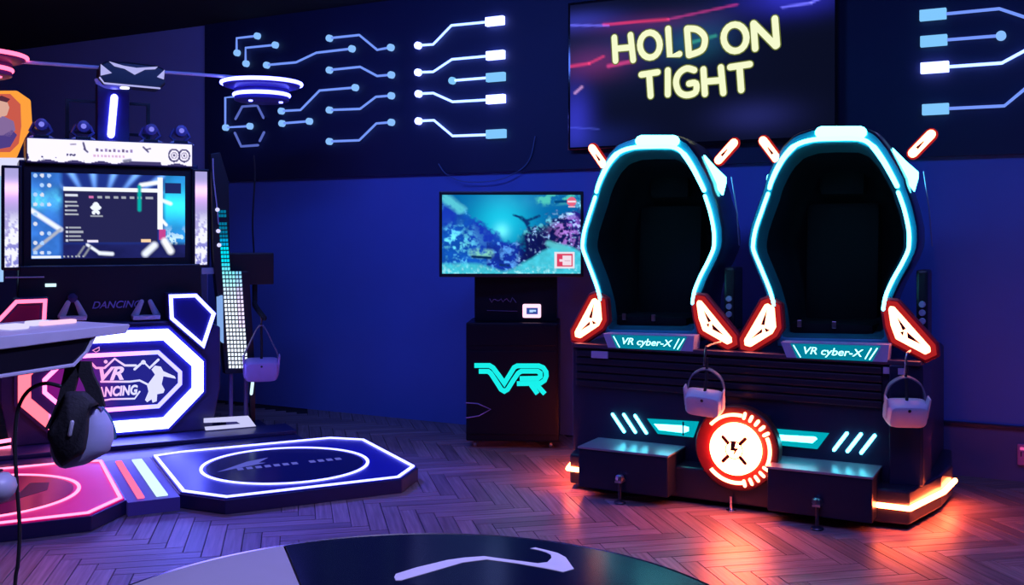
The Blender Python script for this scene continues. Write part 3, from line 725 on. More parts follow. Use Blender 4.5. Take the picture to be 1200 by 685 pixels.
    mbk = MB(); mbk.box(-.13, .13, -.05, .04, 0, .18, .035); bo = mbk.build('headrest', LEATHER, pod, smooth=True); bo.location = (0, PY+.44, zs+.82)
    for px, sd in ((-.17, 1), (.02, -1)):
        mbk = MB(); mbk.box(px-.012, px+.012, PY+.05, PY+.06, zs+.07, zs+.11, .003); mbk.build('belt_buckle', STEEL, pod)
    # name plate
    pts = loc2([(915, 400.5), (1042, 404), (1040, 424), (922, 418.5)], -.03)
    MB().prism(pts, -.032, .09).build('plate_holder', LILAC, pod)
    ip = loc2([(926, 402.2), (1032, 405.2), (1022, 423.2), (934, 419.2)], -.036)
    MB().prism(ip, -.037, -.031).build('name_plate', glow('plate_cyan', (.0, .30, .46), .7), pod)
    xa, xb2 = loc2([(942, 412), (1012, 412)], -.04); za = loc2([(975, 418)], -.04)[0][1]; zb2 = loc2([(975, 407.5)], -.04)[0][1]
    mbk = MB(); mbk.text('VR cyber-X', xa[0], xb2[0], za-.004, zb2, -.0375, .002, .25)
    for pp_ in (((930, 404.5), (938, 418)), ((1028, 408), (1019, 421)), ((1021, 408), (1014, 420))):
        a, b = loc2(pp_, -.038); mbk.tube([(a[0], -.038, a[1]), (b[0], -.038, b[1])], .0035, 6)
    mbk.build('plate_lettering', glow('plate_white', (.4, .95, 1.), 2.0), pod)
    # side control with three buttons and seam trim on the flank
    MB().box(.44, .50, PY+.10, PY+.30, .95, 1.32, .015).build('side_grip', BLACK, pod)
    for k in range(3):
        MB().lathe([(.016, 0), (.018, .004), (.018, .012)], (.472, PY+.088, 1.135-k*.045), 'y', 14).build('side_button', LILAC, pod)
    MB().tube([(.475, PY+.14, 1.85), (.50, PY+.16, 1.65), (.515, PY+.16, 1.45)], .004, 6).build('flank_trim', mat('flank_trim', (.3, .28, .5), .3, .5), pod)
    return pod
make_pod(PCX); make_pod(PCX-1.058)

# ================================================================== VR HEADSETS
def headset(label, loc, rot, shell, cat='headset', s=1., strap_h=.17, hook=None):
    hs = thing('vr_headset', label, cat, loc, rot, 'hanging VR headsets')
    def sup(a, b, y, n=32, e=5.):
        out = []
        for k in range(n):
            t = 2*math.pi*k/n; c, si = math.cos(t), math.sin(t)
            out.append((s*a*math.copysign(abs(c)**(2/e), c), s*y, s*b*math.copysign(abs(si)**(2/e), si)))
        return out
    v = MB().loops([sup(.07, .044, -.064), sup(.084, .054, -.060), sup(.092, .060, -.046), sup(.098, .062, -.01), sup(.100, .062, .022), sup(.094, .056, .030)])
    v.build('visor', shell, hs, smooth=True)
    f = MB().loops([sup(.080, .043, .026), sup(.082, .046, .045), sup(.076, .042, .062), sup(.064, .030, .062), sup(.060, .027, .034)]); f.build('face_pad', FOAM, hs, smooth=True)
    for q in (-1, 1): MB().lathe([(.0, 0), (.022, 0), (.024, .006), (.02, .01)], (q*.032*s, .034*s, 0), 'y', 16).build('lens', GLOSS, hs, smooth=True)
    for q in (-1, 1): MB().prism([(q*.098*s, -.02*s), (q*.104*s, .085*s), (q*.096*s, .085*s), (q*.088*s, .04*s), (q*.084*s, -.02*s)], -.035*s, .01*s).build('side_arm', shell, hs, bevel=.004)
    MB().lathe([(.0, -.004), (.008, -.003), (.009, .003)], (0, -.063*s, .038*s), 'y', 12).build('sensor', BLACK, hs)
    def strap(pts, w, name, m):
        P = smooth_path(pts, 6); rings = []
        for i, p in enumerate(P):
            rings.append([(p.x*s, (p.y-w)*s, p.z*s), (p.x*s, (p.y+w)*s, p.z*s), (p.x*s*.95, (p.y+w)*s, (p.z-.006)*s), (p.x*s*.95, (p.y-w)*s, (p.z-.006)*s)])
        MB().loops(rings).build(name, m, hs, smooth=True)
    strap([(-.093, .01, .012), (-.096, .03, .07), (-.07, .045, .13), (0, .05, strap_h), (.07, .045, .13), (.096, .03, .07), (.093, .01, .012)], .012, 'side_strap', mat('strap_grey', (.22, .2, .27), .5))
    MB().tube(smooth_path([(0, -.005*s, .05*s), (.003*s, .02*s, .10*s), (0, .05*s, strap_h*s)], 6), .008*s, 6).build('top_strap', FOAM, hs, smooth=True)
    for q in (-1, 1): MB().box(q*.093*s-.006, q*.093*s+.006, -.012*s, .04*s, -.012*s, .022*s, .004).build('strap_hinge', BLACK, hs)
    MB().text('vr', -.03*s, .0*s, -.012*s, .006*s, -.0618*s, .001).build('visor_mark', mat('visor_mark', (.2, .18, .25), .5), hs)
    top = strap_h*s
    MB().tube([(0, .05*s, top), (.004, .05*s, top+.03), (0, .05*s, top+.06)], .006, 8).build('hang_loop', BLACK, hs, smooth=True)
    return hs
for (px, py), lb, rz in (((826, 470), 'white VR headset hanging by its strap just above the round lightning emblem', -14), ((1061, 482), 'white VR headset hanging at the right-hand corner of the simulator', 4)):
    hy = -.28 if px < 900 else -.13
    x, z = M.on(px, py, hy)
    headset(lb, M.world(x, hy, z), (math.radians(20), math.radians(4 if px < 900 else 0), math.radians(WD*.35+rz)), WHITEP, s=1.06, strap_h=.165)
    hk = MB(); hk.tube(smooth_path([(x+.01, -.02, z+.30), (x+.01, hy+.03, z+.30), (x+.005, hy+.0, z+.285), (x, hy-.01, z+.20)], 4), .006, 8); hk.build('headset_hook', STEEL, vm, smooth=True)

# ================================================================== DANCE MACHINE
D = DF; RD = math.radians(27.5)
dm = thing('dance_machine', 'white and blue lit VR dancing machine with pink and blue floor pads', 'arcade machine', D.world(0, 0, 0), RD)
def onD(pts, y=0.): return [D.on(a, b, y) for a, b in pts]
DNAVY = mat('dance_cabinet', (.022, .022, .10), .4, 0, .1)
# floor base: two octagonal pads, bridge, rear plate
y0p, y1p = -1.975, -.64
def octo(cx, hx, ya, yb, ch): return [(cx-hx+ch, ya), (cx+hx-ch, ya), (cx+hx, ya+ch+.04), (cx+hx, yb-ch*.9), (cx+hx-ch, yb), (cx-hx+ch, yb), (cx-hx, yb-.05), (cx-hx, ya+ch+.06)]
for cx, mcol, me_, lm, nm in ((.845, (.008, .009, .20), .38, BLUEW, 'blue'), (-.845, (.50, .005, .13), .75, PINKW, 'pink')):
    o8 = octo(cx, .71, y0p-.01, y1p+.03, .20)
    if cx < 0: o8 = [(-x-0, y) for x, y in octo(.845, .71, y0p-.01, y1p+.03, .20)]
    MB().slab(o8, 0, .078).build('pad_base', DNAVY, dm, bevel=.006)
    ins = offset(o8, -.03)
    pad = MB().slab(offset(o8, -.012), .078, .086).build('dance_pad', pad_mat(nm+'_pad_acrylic', mcol, me_), dm)
    mb = MB(); o, i = offset(ins, .0085), offset(ins, -.0085)
    mb.loops([[(x, y, .086) for x, y in o], [(x, y, .086) for x, y in i], [(x, y, .094) for x, y in i], [(x, y, .094) for x, y in o], [(x, y, .086) for x, y in o]], caps=False)
    mb.build('edge_light', lm, pad)
    cyc = (y0p+y1p)/2-.01
    MB().lathe([(.475, .086), (.475, .0885), (.0, .0885)], (cx, cyc, 0), 'z', 64).build('pad_disc', pad_mat(nm+'_disc', (.004, .005, .05) if cx > 0 else (.22, .008, .07), .35, .22), pad)
    MB().lathe([(.495, .086), (.495, .092), (.513, .092), (.513, .086)], (cx, cyc, 0), 'z', 72, close=True).build('ring_light', lm, pad)
    if cx > 0:
        gm = glow('pad_print_blue', (.10, .11, .55), 1.0)
        mb = MB()
        for k in range(12):
            if k == 7: continue
            x = cx-.30+k*.056; mb.slab([(x, cyc-.03), (x+.036, cyc-.03), (x+.04, cyc+.03), (x+.004, cyc+.03)], .0885, .0895)
        mb.build('pad_print', gm, pad)
        MB().slab([(cx-.42, cyc-.02), (cx-.20, cyc+.18), (cx-.05, cyc+.24), (cx-.14, cyc+.12), (cx-.1, cyc+.1), (cx-.24, cyc+.05)], .0885, .0893).build('pad_print', gm, pad)
    else:
        gm = glow('pad_print_pink', (.9, .05, .16), .8); gd = mat('pad_print_dark', (.03, .004, .03), .5)
        MB().slab([(cx-.2, cyc-.35), (cx+.05, cyc-.15), (cx+.2, cyc+.1), (cx+.12, cyc+.28), (cx+.0, cyc+.32), (cx-.02, cyc+.12), (cx-.2, cyc-.1)], .0885, .0895).build('pad_print', gm, pad)
        MB().slab([(cx+.06, cyc-.28), (cx+.34, cyc-.02), (cx+.36, cyc+.16), (cx+.26, cyc+.2), (cx+.2, cyc-.02), (cx+.05, cyc-.2)], .0885, .0895).build('pad_print', gd, pad)
        MB().slab([(cx-.35, cyc-.2), (cx-.2, cyc+.1), (cx-.1, cyc+.35), (cx-.3, cyc+.25), (cx-.42, cyc)], .0885, .0895).build('pad_print', gd, pad)
br = MB().slab([(-.135, -1.78), (.135, -1.78), (.135, -.64), (-.135, -.64)], 0, .074).build('bridge_plate', pad_mat('bridge_acrylic', (.03, .02, .20), .35), dm)
for x, m_, w in ((-.06, glow('bridge_pink', (1., .13, .28), 1.6), .018), (.05, PALE, .03)):
    MB().box(x-w, x+w, -1.72, -.70, .074, .082).build('bridge_light', m_, br)
MB().box(-1.2, 1.2, -.63, .0, 0, .07).build('rear_plate', DNAVY, dm, bevel=.006)
MB().box(-1.2, 1.2, -.30, .0, .07, .10).build('rear_step', DNAVY, dm, bevel=.006)
# cabinet
CW = .66
MB().prism([(-CW, .10), (CW, .10), (CW+.06, .40), (CW+.06, .84), (CW-.05, .90), (-CW+.05, .90), (-CW-.06, .84), (-CW-.06, .40)], .01, .75).build('lower_cabinet', DNAVY, dm, bevel=.01)
MB().box(-.60, .60, .22, .75, .89, 2.03, .01).build('screen_cabinet', DNAVY, dm)
MB().prism([(-.62, .88), (.62, .88), (.60, 1.30), (-.60, 1.30)], .13, .3).build('control_panel', BLACK, dm, bevel=.008)
# octagon light: outer band (two-tone), recessed plate, inner line, logo
oc = [D.on(a, b, 0) for a, b in zc(0, 330, 3.423, [(700, 185), (815, 290), (815, 460), (690, 585)])]
hx = D.on(238, 440, 0)[0]; zlo = oc[3][1]; zhi = oc[0][1]; cxo = hx-.605
def oct2(hx, z0, z1, ch, cx=0.): return [(cx-hx+ch, z0), (cx+hx-ch, z0), (cx+hx, z0+ch), (cx+hx, z1-ch), (cx+hx-ch, z1), (cx-hx+ch, z1), (cx-hx, z1-ch), (cx-hx, z0+ch)]
OB = oct2(.605, zlo, zhi, .245, cxo)
RAMP = glow_ramp('octagon_led', (.13, .014, .020), (.14, .16, 1.), cxo-.42, cxo-.08, 20.)
RAMP2 = glow_ramp('octagon_led_inner', (1., .12, .35), (.16, .15, 1.), cxo-.40, cxo+.25, 5.)
plate = MB().prism(offset(OB, .02), -.012, .0).build('octagon_plate', mat('octagon_backing', (.02, .02, .14), .35), dm)
MB().frame(offset(OB, -.042), .078, -.03, -.012).build('octagon_band', RAMP, plate)
IB = offset(OB, -.165)
MB().frame(IB, .026, -.035, -.012).build('inner_band', RAMP2, plate)
lp = glow_ramp('logo_panel', (.36, .01, .30), (.03, .03, .42), cxo-.42, cxo+.05, .62)
MB().prism(offset(IB, -.012), -.016, -.012).build('logo_panel', lp, plate)
LR = glow_ramp('logo_letters', (1., .20, .55), (.62, .62, 1.), cxo-.20, cxo+.12, 1.25)
tl = lambda a, b: D.on(0+a/3.423, 330+b/3.423, -.02)
q0, q1 = tl(398, 398), tl(497, 338)
MB().text('VR', q0[0], q1[0], q0[1], q1[1], -.016, .012, .3, bold=.03).build('logo_lettering', LR, plate)
q0, q1 = tl(360, 465), tl(552, 412)
MB().text('DANCING', q0[0], q1[0], q0[1], q1[1], -.016, .012, .15, bold=.035).build('logo_lettering', LR, plate)
def pl3(pts, y): return [(lambda q: (q[0], y, q[1]))(tl(a, b)) for a, b in pts]
mb = MB()
mb.tube(pl3([(370, 330), (385, 345), (420, 345), (460, 308), (500, 335), (545, 335)], -.022), .008, 6)
mb.tube(pl3([(540, 350), (575, 320), (600, 345), (635, 312)], -.022), .009, 6)
mb.tube(pl3([(405, 400), (520, 400), (560, 395), (590, 410)], -.022), .007, 6)
mb.tube(pl3([(400, 478), (445, 470), (540, 468), (560, 440)], -.022), .006, 6)
mb.lathe([(.0, -.03), (.016, -.03), (.016, -.016)], (tl(366, 332)[0], 0, tl(366, 332)[1]), 'y', 14).lathe([(.0, -.03), (.012, -.03), (.012, -.016)], (tl(424, 320)[0], 0, tl(424, 320)[1]), 'y', 14)
mb.lathe([(.0, -.03), (.015, -.03), (.015, -.016)], (tl(575, 322)[0], 0, tl(575, 322)[1]), 'y', 14)
mb.build('logo_lines', LR, plate)
fig = [(608, 352), (622, 336), (645, 340), (655, 358), (700, 378), (705, 388), (655, 378), (648, 410), (660, 432), (655, 445), (630, 450), (628, 478), (612, 484), (608, 470), (590, 482), (582, 474), (596, 440), (590, 415), (622, 372)]
MB().prism([tl(a, b) for a, b in fig], -.026, -.016).build('dancer_silhouette', LR, plate)
MB().frame([tl(a, b) for a, b in ((372, 275), (398, 262), (398, 275), (385, 282))], .004, -.02, -.014).build('logo_detail', LR, plate)
# kite shaped corner lights
for pts, m_ in ((zc(100, 330, 3.423, [(343, 58), (443, 55), (515, 128), (473, 255), (347, 146)]), BLUEN), (zc(0, 330, 5.707, [(0, 250), (110, 133), (302, 126), (293, 282), (215, 345), (-60, 370), (-95, 330)]), glow('pink_neon', (1., .10, .2), 3.6))):
    Lk = onD(pts, -.05)
    kb = MB().prism(offset(Lk, .02), -.04, .14).build('corner_housing', DNAVY, dm, bevel=.006)
    MB().frame(Lk, .024, -.058, -.04).build('corner_light', m_, kb)
    MB().prism(offset(Lk, -.03), -.046, -.040).build('corner_glass', pad_mat('corner_glass_'+m_.name, (.012, .012, .16) if m_ is BLUEN else (.12, .006, .05), .25), kb)
# control panel details
for cx_, py in ((85, 374), (171, 373)):
    b = onD([(cx_-16, py), (cx_+16, py+.3)], .06)
    cr = MB().box(b[0][0], b[1][0], .02, .12, b[0][1]-.01, b[0][1]+.02, .004).build('headset_cradle', GREYP, dm)
    for sgn in (-1, 1):
        mb = MB(); a, c = onD([(cx_+sgn*13, py-3), (cx_+sgn*5, py-20)], .08); mb.tube([(a[0], .08, a[1]), (c[0], .08, c[1])], [.026, .016], 8, flat=(1, .5, 1)); mb.build('cradle_prong', GREYP, cr, smooth=True)
    if cx_ < 100:
        a = onD([(85, 349)], .09)[0]; MB().lathe([(.0, -.02), (.03, -.015), (.034, .02)], (a[0], .09, a[1]), 'y', 12).build('cradle_cap', DNAVY, cr)
q0, q1 = D.on(108, 361.5, .12), D.on(166, 351.5, .12)
MB().text('DANCING', q0[0], q1[0], q0[1], q1[1], .12, .003, .3).build('panel_lettering', mat('dim_lettering', (.22, .22, .55), .4), dm)
for (a, b, c, d, m_) in ((53, 66, 332, 336, PALE), (236, 251, 313.5, 321, GREYP), (6, 52, 323.5, 326, GREYP)):
    yy = .118 if b < 200 else .145
    q0, q1 = D.on(a, d, yy), D.on(b, c, yy)
    MB().box(q0[0], q1[0], yy, yy+.09, min(q0[1], q1[1]), max(q0[1], q1[1]), .002).build('label_plate', m_, dm)
# screen
sx0, sz0 = D.on(36.5, 303, .2); sx1, sz1 = D.on(216.5, 206.5, .2)
MB().box(sx0-.05, sx1+.05, .19, .24, sz0-.05, sz1+.05, .006).build('screen_bezel', BLACK, dm)
def desk(S, T):
    im = np.zeros(S.shape+(3,))+C(.012, .03, .22)
    n = vnoise(S, T, 8, 5, 21); n2 = vnoise(S, T, 26, 15, 22)
    a = np.arctan2(T-.55, S-.42)
    im += ((.5+.5*np.sin(a*26))**4*np.clip(.28-T, 0, 1)*5)[..., None]*C(.15, .35, .8)
    lft = np.clip((.20-S)*30, 0, 1); im = blend(im, lft, C(.03, .14, .5)*(.5+1.3*n)[..., None])
    im += (lft*np.exp(-((T-.32)/.10)**2)*n2)[..., None]*C(.1, .7, .6)
    rgt = np.clip((S-.84)*30, 0, 1); im = blend(im, rgt, C(.02, .22, .6)*(.6+.9*n)[..., None])
    im += (rgt*np.exp(-((T-.36)/.18)**2))[..., None]*C(.02, .65, .6)
    im = blend(im, rgt*np.clip((T-.60)*6, 0, 1)*(n2 > .52), C(.55, .8, 1.))
    im = blend(im, rect(S, T, .86, .97, .09, .22), C(.012, .02, .12))
    bot = np.clip((T-.80)*20, 0, 1); im = blend(im, bot*(S > .2), C(.01, .012, .09)*(.6+n)[..., None])
    im = blend(im, rect(S, T, .20, .81, .19, .81), C(.016, .016, .075))
    im = blend(im, rect(S, T, .20, .82, .165, .205), C(.85, .9, 1.))
    W = C(.8, .85, 1.)
    im = blend(im, rect(S, T, .21, .29, .24, .275), W*.8)
    for k in range(4): im = blend(im, rect(S, T, .225, .285+.01*(k % 2), .325+k*.05, .343+k*.05), W*.5); im = blend(im, rect(S, T, .21, .222, .325+k*.05, .345+k*.05), W*.6)
    for k in range(4): im = blend(im, rect(S, T, .235, .31+.015*(k % 2), .625+k*.05, .648+k*.05), W*.45); im = blend(im, rect(S, T, .212, .228, .625+k*.05, .65+k*.05), W*.7)
    for k in range(8): im = blend(im, rect(S, T, .36+k*.053, .39+k*.053+(.02 if k > 6 else 0), .262, .285), W*.45 if k else C(.6, .15, .4))
    for cx, cy, r in ((.405, .37, .02), (.385, .40, .014), (.425, .40, .014), (.405, .435, .016), (.39, .46, .012), (.42, .46, .012)): im = blend(im, (np.hypot(S-cx, (T-cy)/1.75) < r).astype(float), W)
    im = blend(im, rect(S, T, .37, .45, .49, .508), W*.4)
    im = blend(im, rect(S, T, .35, .42, .785, .815), C(.8, .75, .95)); im = blend(im, rect(S, T, .70, .765, .775, .81), C(.9, .6, .35))
    im = blend(im, rect(S, T, .81, .845, .02, .66), C(.9, .93, 1.)); im = blend(im, seg(S, T, .70, .12, .83, .08, .013, 1.75), C(.9, .95, 1.))
    im = blend(im, seg(S, T, .69, .14, .69, .42, .012, 1.75), C(.0, .40, .38))
    im = blend(im, seg(S, T, .84, .30, .90, .34, .012, 1.75), C(.8, .9, 1.)); im = blend(im, seg(S, T, .83, .52, .87, .60, .010, 1.75), C(.9, .95, 1.))
    im = blend(im, rect(S, T, .82, .865, .66, .78), C(.5, .05, .25)); im = blend(im, seg(S, T, .86, .80, .90, .92, .022, 1.75), C(.9, .92, 1.)); im = blend(im, seg(S, T, .73, .95, .79, .85, .022, 1.75), C(.8, .85, 1.))
    im = blend(im, seg(S, T, .35, .84, .43, .94, .009, 1.75), W); im = blend(im, seg(S, T, .43, .94, .51, .95, .012, 1.75), W)
    im = blend(im, seg(S, T, .29, .97, .33, .86, .006, 1.75), W*.3); im = blend(im, seg(S, T, .33, .97, .37, .86, .006, 1.75), W*.3)
    im = blend(im, seg(S, T, .0, .44, .18, .66, .015, 1.75), W); im = blend(im, seg(S, T, .18, .66, .02, .90, .010, 1.75), W*.5)
    for r in range(9):
        for c in range(3):
            if r in (4, 5) and c > 0: continue
            if (r*3+c) % 5 == 3: continue
            im = blend(im, (np.hypot(S-.025-c*.042, (T-.035-r*.112)/1.75) < .013).astype(float), W*.8 if (r+c) % 2 else C(.4, .6, 1.))
    im = blend(im, rect(S, T, .0, .185, .965, 1.), W)
    for k in range(6): im = blend(im, rect(S, T, .20+k*.024, .21+k*.024, .965, .985), W*.5)
    return im
picture('display', dm, sx0, sx1, sz0, sz1, .188, 200, 110, desk, screen_mat('dance_screen', 1.15))
# side light bars
def barpic(S, T):
    im = np.zeros(S.shape+(3,))+C(.42, .38, .75); n = vnoise(S, T, 4, 18, 31, 3)
    im += np.exp(-((T-.2)/.07)**2)[..., None]*C(.7, .4, .6); im += np.exp(-((T-.28)/.10)**2)[..., None]*C(.25, .05, .2)
    im = blend(im, np.clip((T-.42)*6, 0, 1)*(n > .45), C(.95, .95, 1.1)); im = blend(im, np.clip((T-.70)*9, 0, 1)*(n < .42), C(.25, .25, .7))
    im = blend(im, ((S+T*9) % 1.9 < .28)*np.clip((T-.5)*9, 0, 1)*(T < .72), C(.6, .6, .95))
    return im
MBAR = screen_mat('side_bar_print', 1.0)
for a, b in ((5.5, 21.5), (228.5, 242.5)):
    u0, w1 = D.on(a, 312, .16); u1, w2 = D.on(b, 198, .16); mid = (a+b)/2
    w1 = D.on(mid, 313 if a < 100 else 310, .16)[1]; w2 = D.on(mid, 197 if a < 100 else 201, .16)[1]
    sb = MB().box(u0-.02, u1+.02, .155, .30, w1-.02, w2+.02, .008).build('side_bar', BLACK, dm)
    picture('bar_light', sb, u0, u1, w1, w2, .152, 10, 90, barpic, MBAR)
# marquee
mx0, mz0 = D.on(32, 191, .14); mx1, mz1 = D.on(225, 167, .14); mz1 = D.on(128, 165.5, .14)[1]; mz0 = D.on(128, 192, .14)[1]
mq = MB().box(mx0-.008, mx1+.008, .145, .55, mz0-.008, mz1+.008, .006).build('marquee_box', DNAVY, dm)
def marq(S, T):
    im = np.zeros(S.shape+(3,))+C(.88, .84, 1.02); asp = 8.; n = vnoise(S, T, 30, 4, 41, 3); n2 = vnoise(S, T, 60, 8, 42, 2)
    K = C(.05, .04, .14)
    im = blend(im, ((n > .60) & (T > .60) & (S < .34)).astype(float), K)
    im = blend(im, (T > .93+.05*np.sin(S*40)).astype(float), K)
    im = blend(im, ((T > .84) & (S > .60) & (S < .80) & (n2 > .3)).astype(float), K)
    for k in range(9): im = blend(im, rect(S, T, .40+k*.026, .416+k*.026, .32+.04*(k % 2), .47), C(.2, .15, .3)*(.7+.4*(k % 3)))
    for k in range(9): im = blend(im, rect(S, T, .385+k*.022, .398+k*.022, .62, .70), C(.65, .4, .6))
    for cx in (.885, .95):
        r = np.hypot(S-cx, (T-.52)/asp); im = blend(im, (np.abs(r-.034) < .005).astype(float), K); im = blend(im, (np.abs(r-.017) < .004).astype(float), C(.4, .35, .5)); im = blend(im, (r < .007).astype(float), K)
    im = blend(im, seg(S, T, .325, .12, .335, .38, .006, asp), K); im = blend(im, seg(S, T, .33, .38, .35, .5, .005, asp), K)
    im = blend(im, seg(S, T, .25, .2, .28, .18, .004, asp), C(.3, .25, .4)); im = blend(im, seg(S, T, .69, .2, .72, .4, .005, asp), K); im = blend(im, seg(S, T, .71, .3, .735, .25, .004, asp), K)
    im = blend(im, seg(S, T, .57, .85, .61, .8, .008, asp), C(.2, .2, .3))
    return im
picture('marquee_panel', mq, mx0, mx1, mz0, mz1, .142, 260, 30, marq, screen_mat('marquee_print', 1.15))
# top light post and frame
ztop = mz1+.008
pc = D.on(133, 130, .35)[0]
MB().box(pc-.11, pc+.11, .35, .5, ztop, 2.62, .006).build('light_post', mat('post_blue', (.03, .03, .16), .4), dm)
a, b = D.on(134, 114, .33), D.on(130, 158, .33)
MB().tube([(a[0], .33, a[1]), (b[0], .33, b[1])], .026, 12, flat=(1, .6, 1)).build('post_light', BLUEN, dm, smooth=True)
for x in (pc-.30, pc+.26): MB().box(x-.012, x+.012, .48, .51, ztop, 2.50).build('frame_bar', SATIN, dm)
for z in (2.26, 2.49): MB().box(pc-.30, pc+.26, .485, .505, z-.01, z+.01).build('frame_bar', SATIN, dm)
# arch bar, winged centre piece
ay = -.1
A, B = D.on(10, 68, ay), D.on(280, 94, ay); zbar = (D.on(30, 71, ay)[1]+D.on(262, 91, ay)[1])/2
MB().tube([(-.845, ay, zbar), (.98, ay, zbar)], .012, 8).build('arch_bar', mat('arch_bar', (.7, .66, .85), .35, .2), dm, smooth=True)
MB().box(pc-.03, pc+.03, ay, .42, zbar-.06, zbar+.03, .004).build('arch_bracket', SATIN, dm)
cp = onD([(124, 71.5), (150, 72.5), (184, 76.5), (193, 81), (194, 99), (187, 104.5), (122, 97.5), (115.5, 91), (116.5, 76)], ay-.08)
cn = MB().prism(cp, ay-.08, ay+.10).build('centre_ornament', BLACK, dm, bevel=.012)
TW = glow('ornament_white', (.5, .5, 1.), .9)
for pts in ([(118, 75), (131, 85.5), (118, 88.5)], [(184, 90), (193, 81.5), (192, 93)], [(128, 72), (145, 77), (160, 79.5), (185, 78), (182, 81), (170, 81.5), (158, 87.5), (146, 80.5), (134, 77.5)]):
    MB().prism(onD(pts, ay-.085), ay-.088, ay-.079).build('ornament_light', TW, cn)
u = onD([(117, 91), (122, 97.5), (187, 103.5)], ay-.08)
MB().tube([(x, ay-.085, z) for x, z in u], .006, 6).build('ornament_edge', TW, cn)
dl = D.on(137, 99, ay); MB().lathe([(.14, zbar-.075), (.13, zbar-.10), (.08, zbar-.125), (.0, zbar-.13)], (dl[0], ay+.06, 0), 'z', 24).build('lens_dome', pad_mat('lens_dome', (.10, .10, .6), .5), cn, smooth=True)
MB().lathe([(.0, zbar-.138), (.03, zbar-.135), (.034, zbar-.11)], (dl[0]+.05, ay-.0, 0), 'z', 16).build('lens_spark', glow('lens_spark', (.8, .8, 1.), 2.), cn)
# LED disc lamps at both ends of the arch
dcs = [(.995, BLUEN, 'blue'), (-.845, MATS['pink_neon'], 'pink')]
for x, m_, nm in dcs:
    zz0 = D.on(307 if x > 0 else -17, 98 if x > 0 else 66, ay)[1]
    dd = MB().lathe([(.0, zz0+.02), (.27, zz0+.02), (.285, zz0), (.27, zz0-.025), (.20, zz0-.045), (.196, zz0-.06), (.196, zz0-.125), (.17, zz0-.135), (.0, zz0-.135)], (x, ay, 0), 'z', 40).build('disc_lamp', pad_mat(nm+'_disc_body', (.04, .035, .25) if x > 0 else (.14, .02, .12), .10), dm, smooth=True)
    MB().tube([(x+.285*math.cos(t*math.pi/24), ay+.285*math.sin(t*math.pi/24), zz0) for t in range(48)], .014, 8, closed=True).build('disc_ring', m_, dd, smooth=True)
    MB().tube([(x+.196*math.cos(t*math.pi/24), ay+.196*math.sin(t*math.pi/24), zz0-.085) for t in range(48)], .014, 8, closed=True).build('disc_ring', m_, dd, smooth=True)
    for q in (-.1, .12): MB().lathe([(.0, zz0-.145), (.014, zz0-.145), (.016, zz0-.13)], (x+q, ay-.08, 0), 'z', 10).build('disc_spot', m_, dd)
for x, c, p in ((.845, (.07, .07, 1.), 330), (-.845, (1., .02, .32), 22)):
    w0, w1 = D.world(x, ay-.06, 2.40), D.world(x*.9, -2.1, 0)
    spot_lamp('disc_fill_spot', w0, w1, c, p, 70, .8, .05)  # extra beams added under the discs to colour pads and floor
# little moving-head lights on the marquee
for px in (48, 97, 176, 211):
    x = D.on(px, 158, .3)[0]
    st = MB().box(x-.05, x+.05, .26, .36, ztop, ztop+.03, .005).build('stage_light', BLACK, dm)
    for q in (-1, 1):
        MB().tube([(x+q*.035, .31, ztop+.03), (x+q*.07, .31, ztop+.06), (x+q*.045, .31, ztop+.11)], .012, 6).build('yoke_arm', mat('yoke_blue', (.14, .13, .4), .35), st)
        MB().tube([(x+q*.05, .27, ztop+.02), (x+q*.085, .25, ztop-.002)], .009, 6).build('foot_clip', WHITEP, st)
    MB().lathe([(.02, .23), (.042, .235), (.045, .30), (.03, .36)], (x, 0, ztop+.10), 'y', 14).build('lamp_head', MATS['yoke_blue'], st, smooth=True)
    MB().lathe([(.0, .228), (.018, .228), (.02, .234)], (x, 0, ztop+.10), 'y', 12).build('lamp_lens', glow('stage_lens', (.25, .25, 1.), .9), st)
# LED tower on the right flank
TY = .10
tw = MB().prism(onD([(247, 180), (258, 178), (268, 212), (270, 318), (292, 318), (299, 436), (264, 438), (250, 300)], TY), TY, TY+.10).build('led_tower', BLACK, dm, bevel=.004)
qa = lambda a, b: D.on(a, b, TY-.004)
dots_v, dots_f, dots_c = [], [], []
for r in range(40):
    py = 243+r*4.78
    cols = 3 if py < 319 else 6
    for c in range(cols):
        lx = 254.5+(py-243)*.070; wdt = (3.3 if py < 319 else 3.9)
        px = lx+c*wdt+.8
        if py < 270 and (r*7+c*3) % 3 == 0: continue
        x, z = qa(px+1.2, py); n = len(dots_v); h = .0085
        dots_v += [(x-h, TY-.004, z-h*1.25), (x+h, TY-.004, z-h*1.25), (x+h, TY-.004, z+h*1.25), (x-h, TY-.004, z+h*1.25)]
        dots_f.append((n, n+1, n+2, n+3)); t = (py-243)/187
        a_ = np.clip((t-.35)/.25, 0, 1); col = C(.0, .30, .55)*(1-a_)+C(.85, .95, 1.1)*a_
        if .25 < t < .5: col = col+C(0, .3, .2)
        if c >= 4 and t < .75: col = col*C(1., .75, .95)
        if t < .2: col = col*.45
        dots_c += [(*col, 1)]*4
me = bpy.data.meshes.new('led_matrix'); me.from_pydata(dots_v, [], dots_f)
ca = me.color_attributes.new('picture', 'FLOAT_COLOR', 'POINT'); ca.data.foreach_set('color', np.array(dots_c, np.float32).ravel())
me.materials.append(screen_mat('led_matrix', 1.3)); o = bpy.data.objects.new('led_matrix', me); COL.objects.link(o); o.parent = tw; o['kind'] = 'stuff'
pts = onD([(249.5, 186), (250.5, 210), (254, 240), (256, 262)], TY-.01)
MB().tube(smooth_path([(x, TY-.01, z) for x, z in pts], 5), .005, 6).build('tower_edge', mat('pale_edge', (.5, .48, .7), .3), tw)
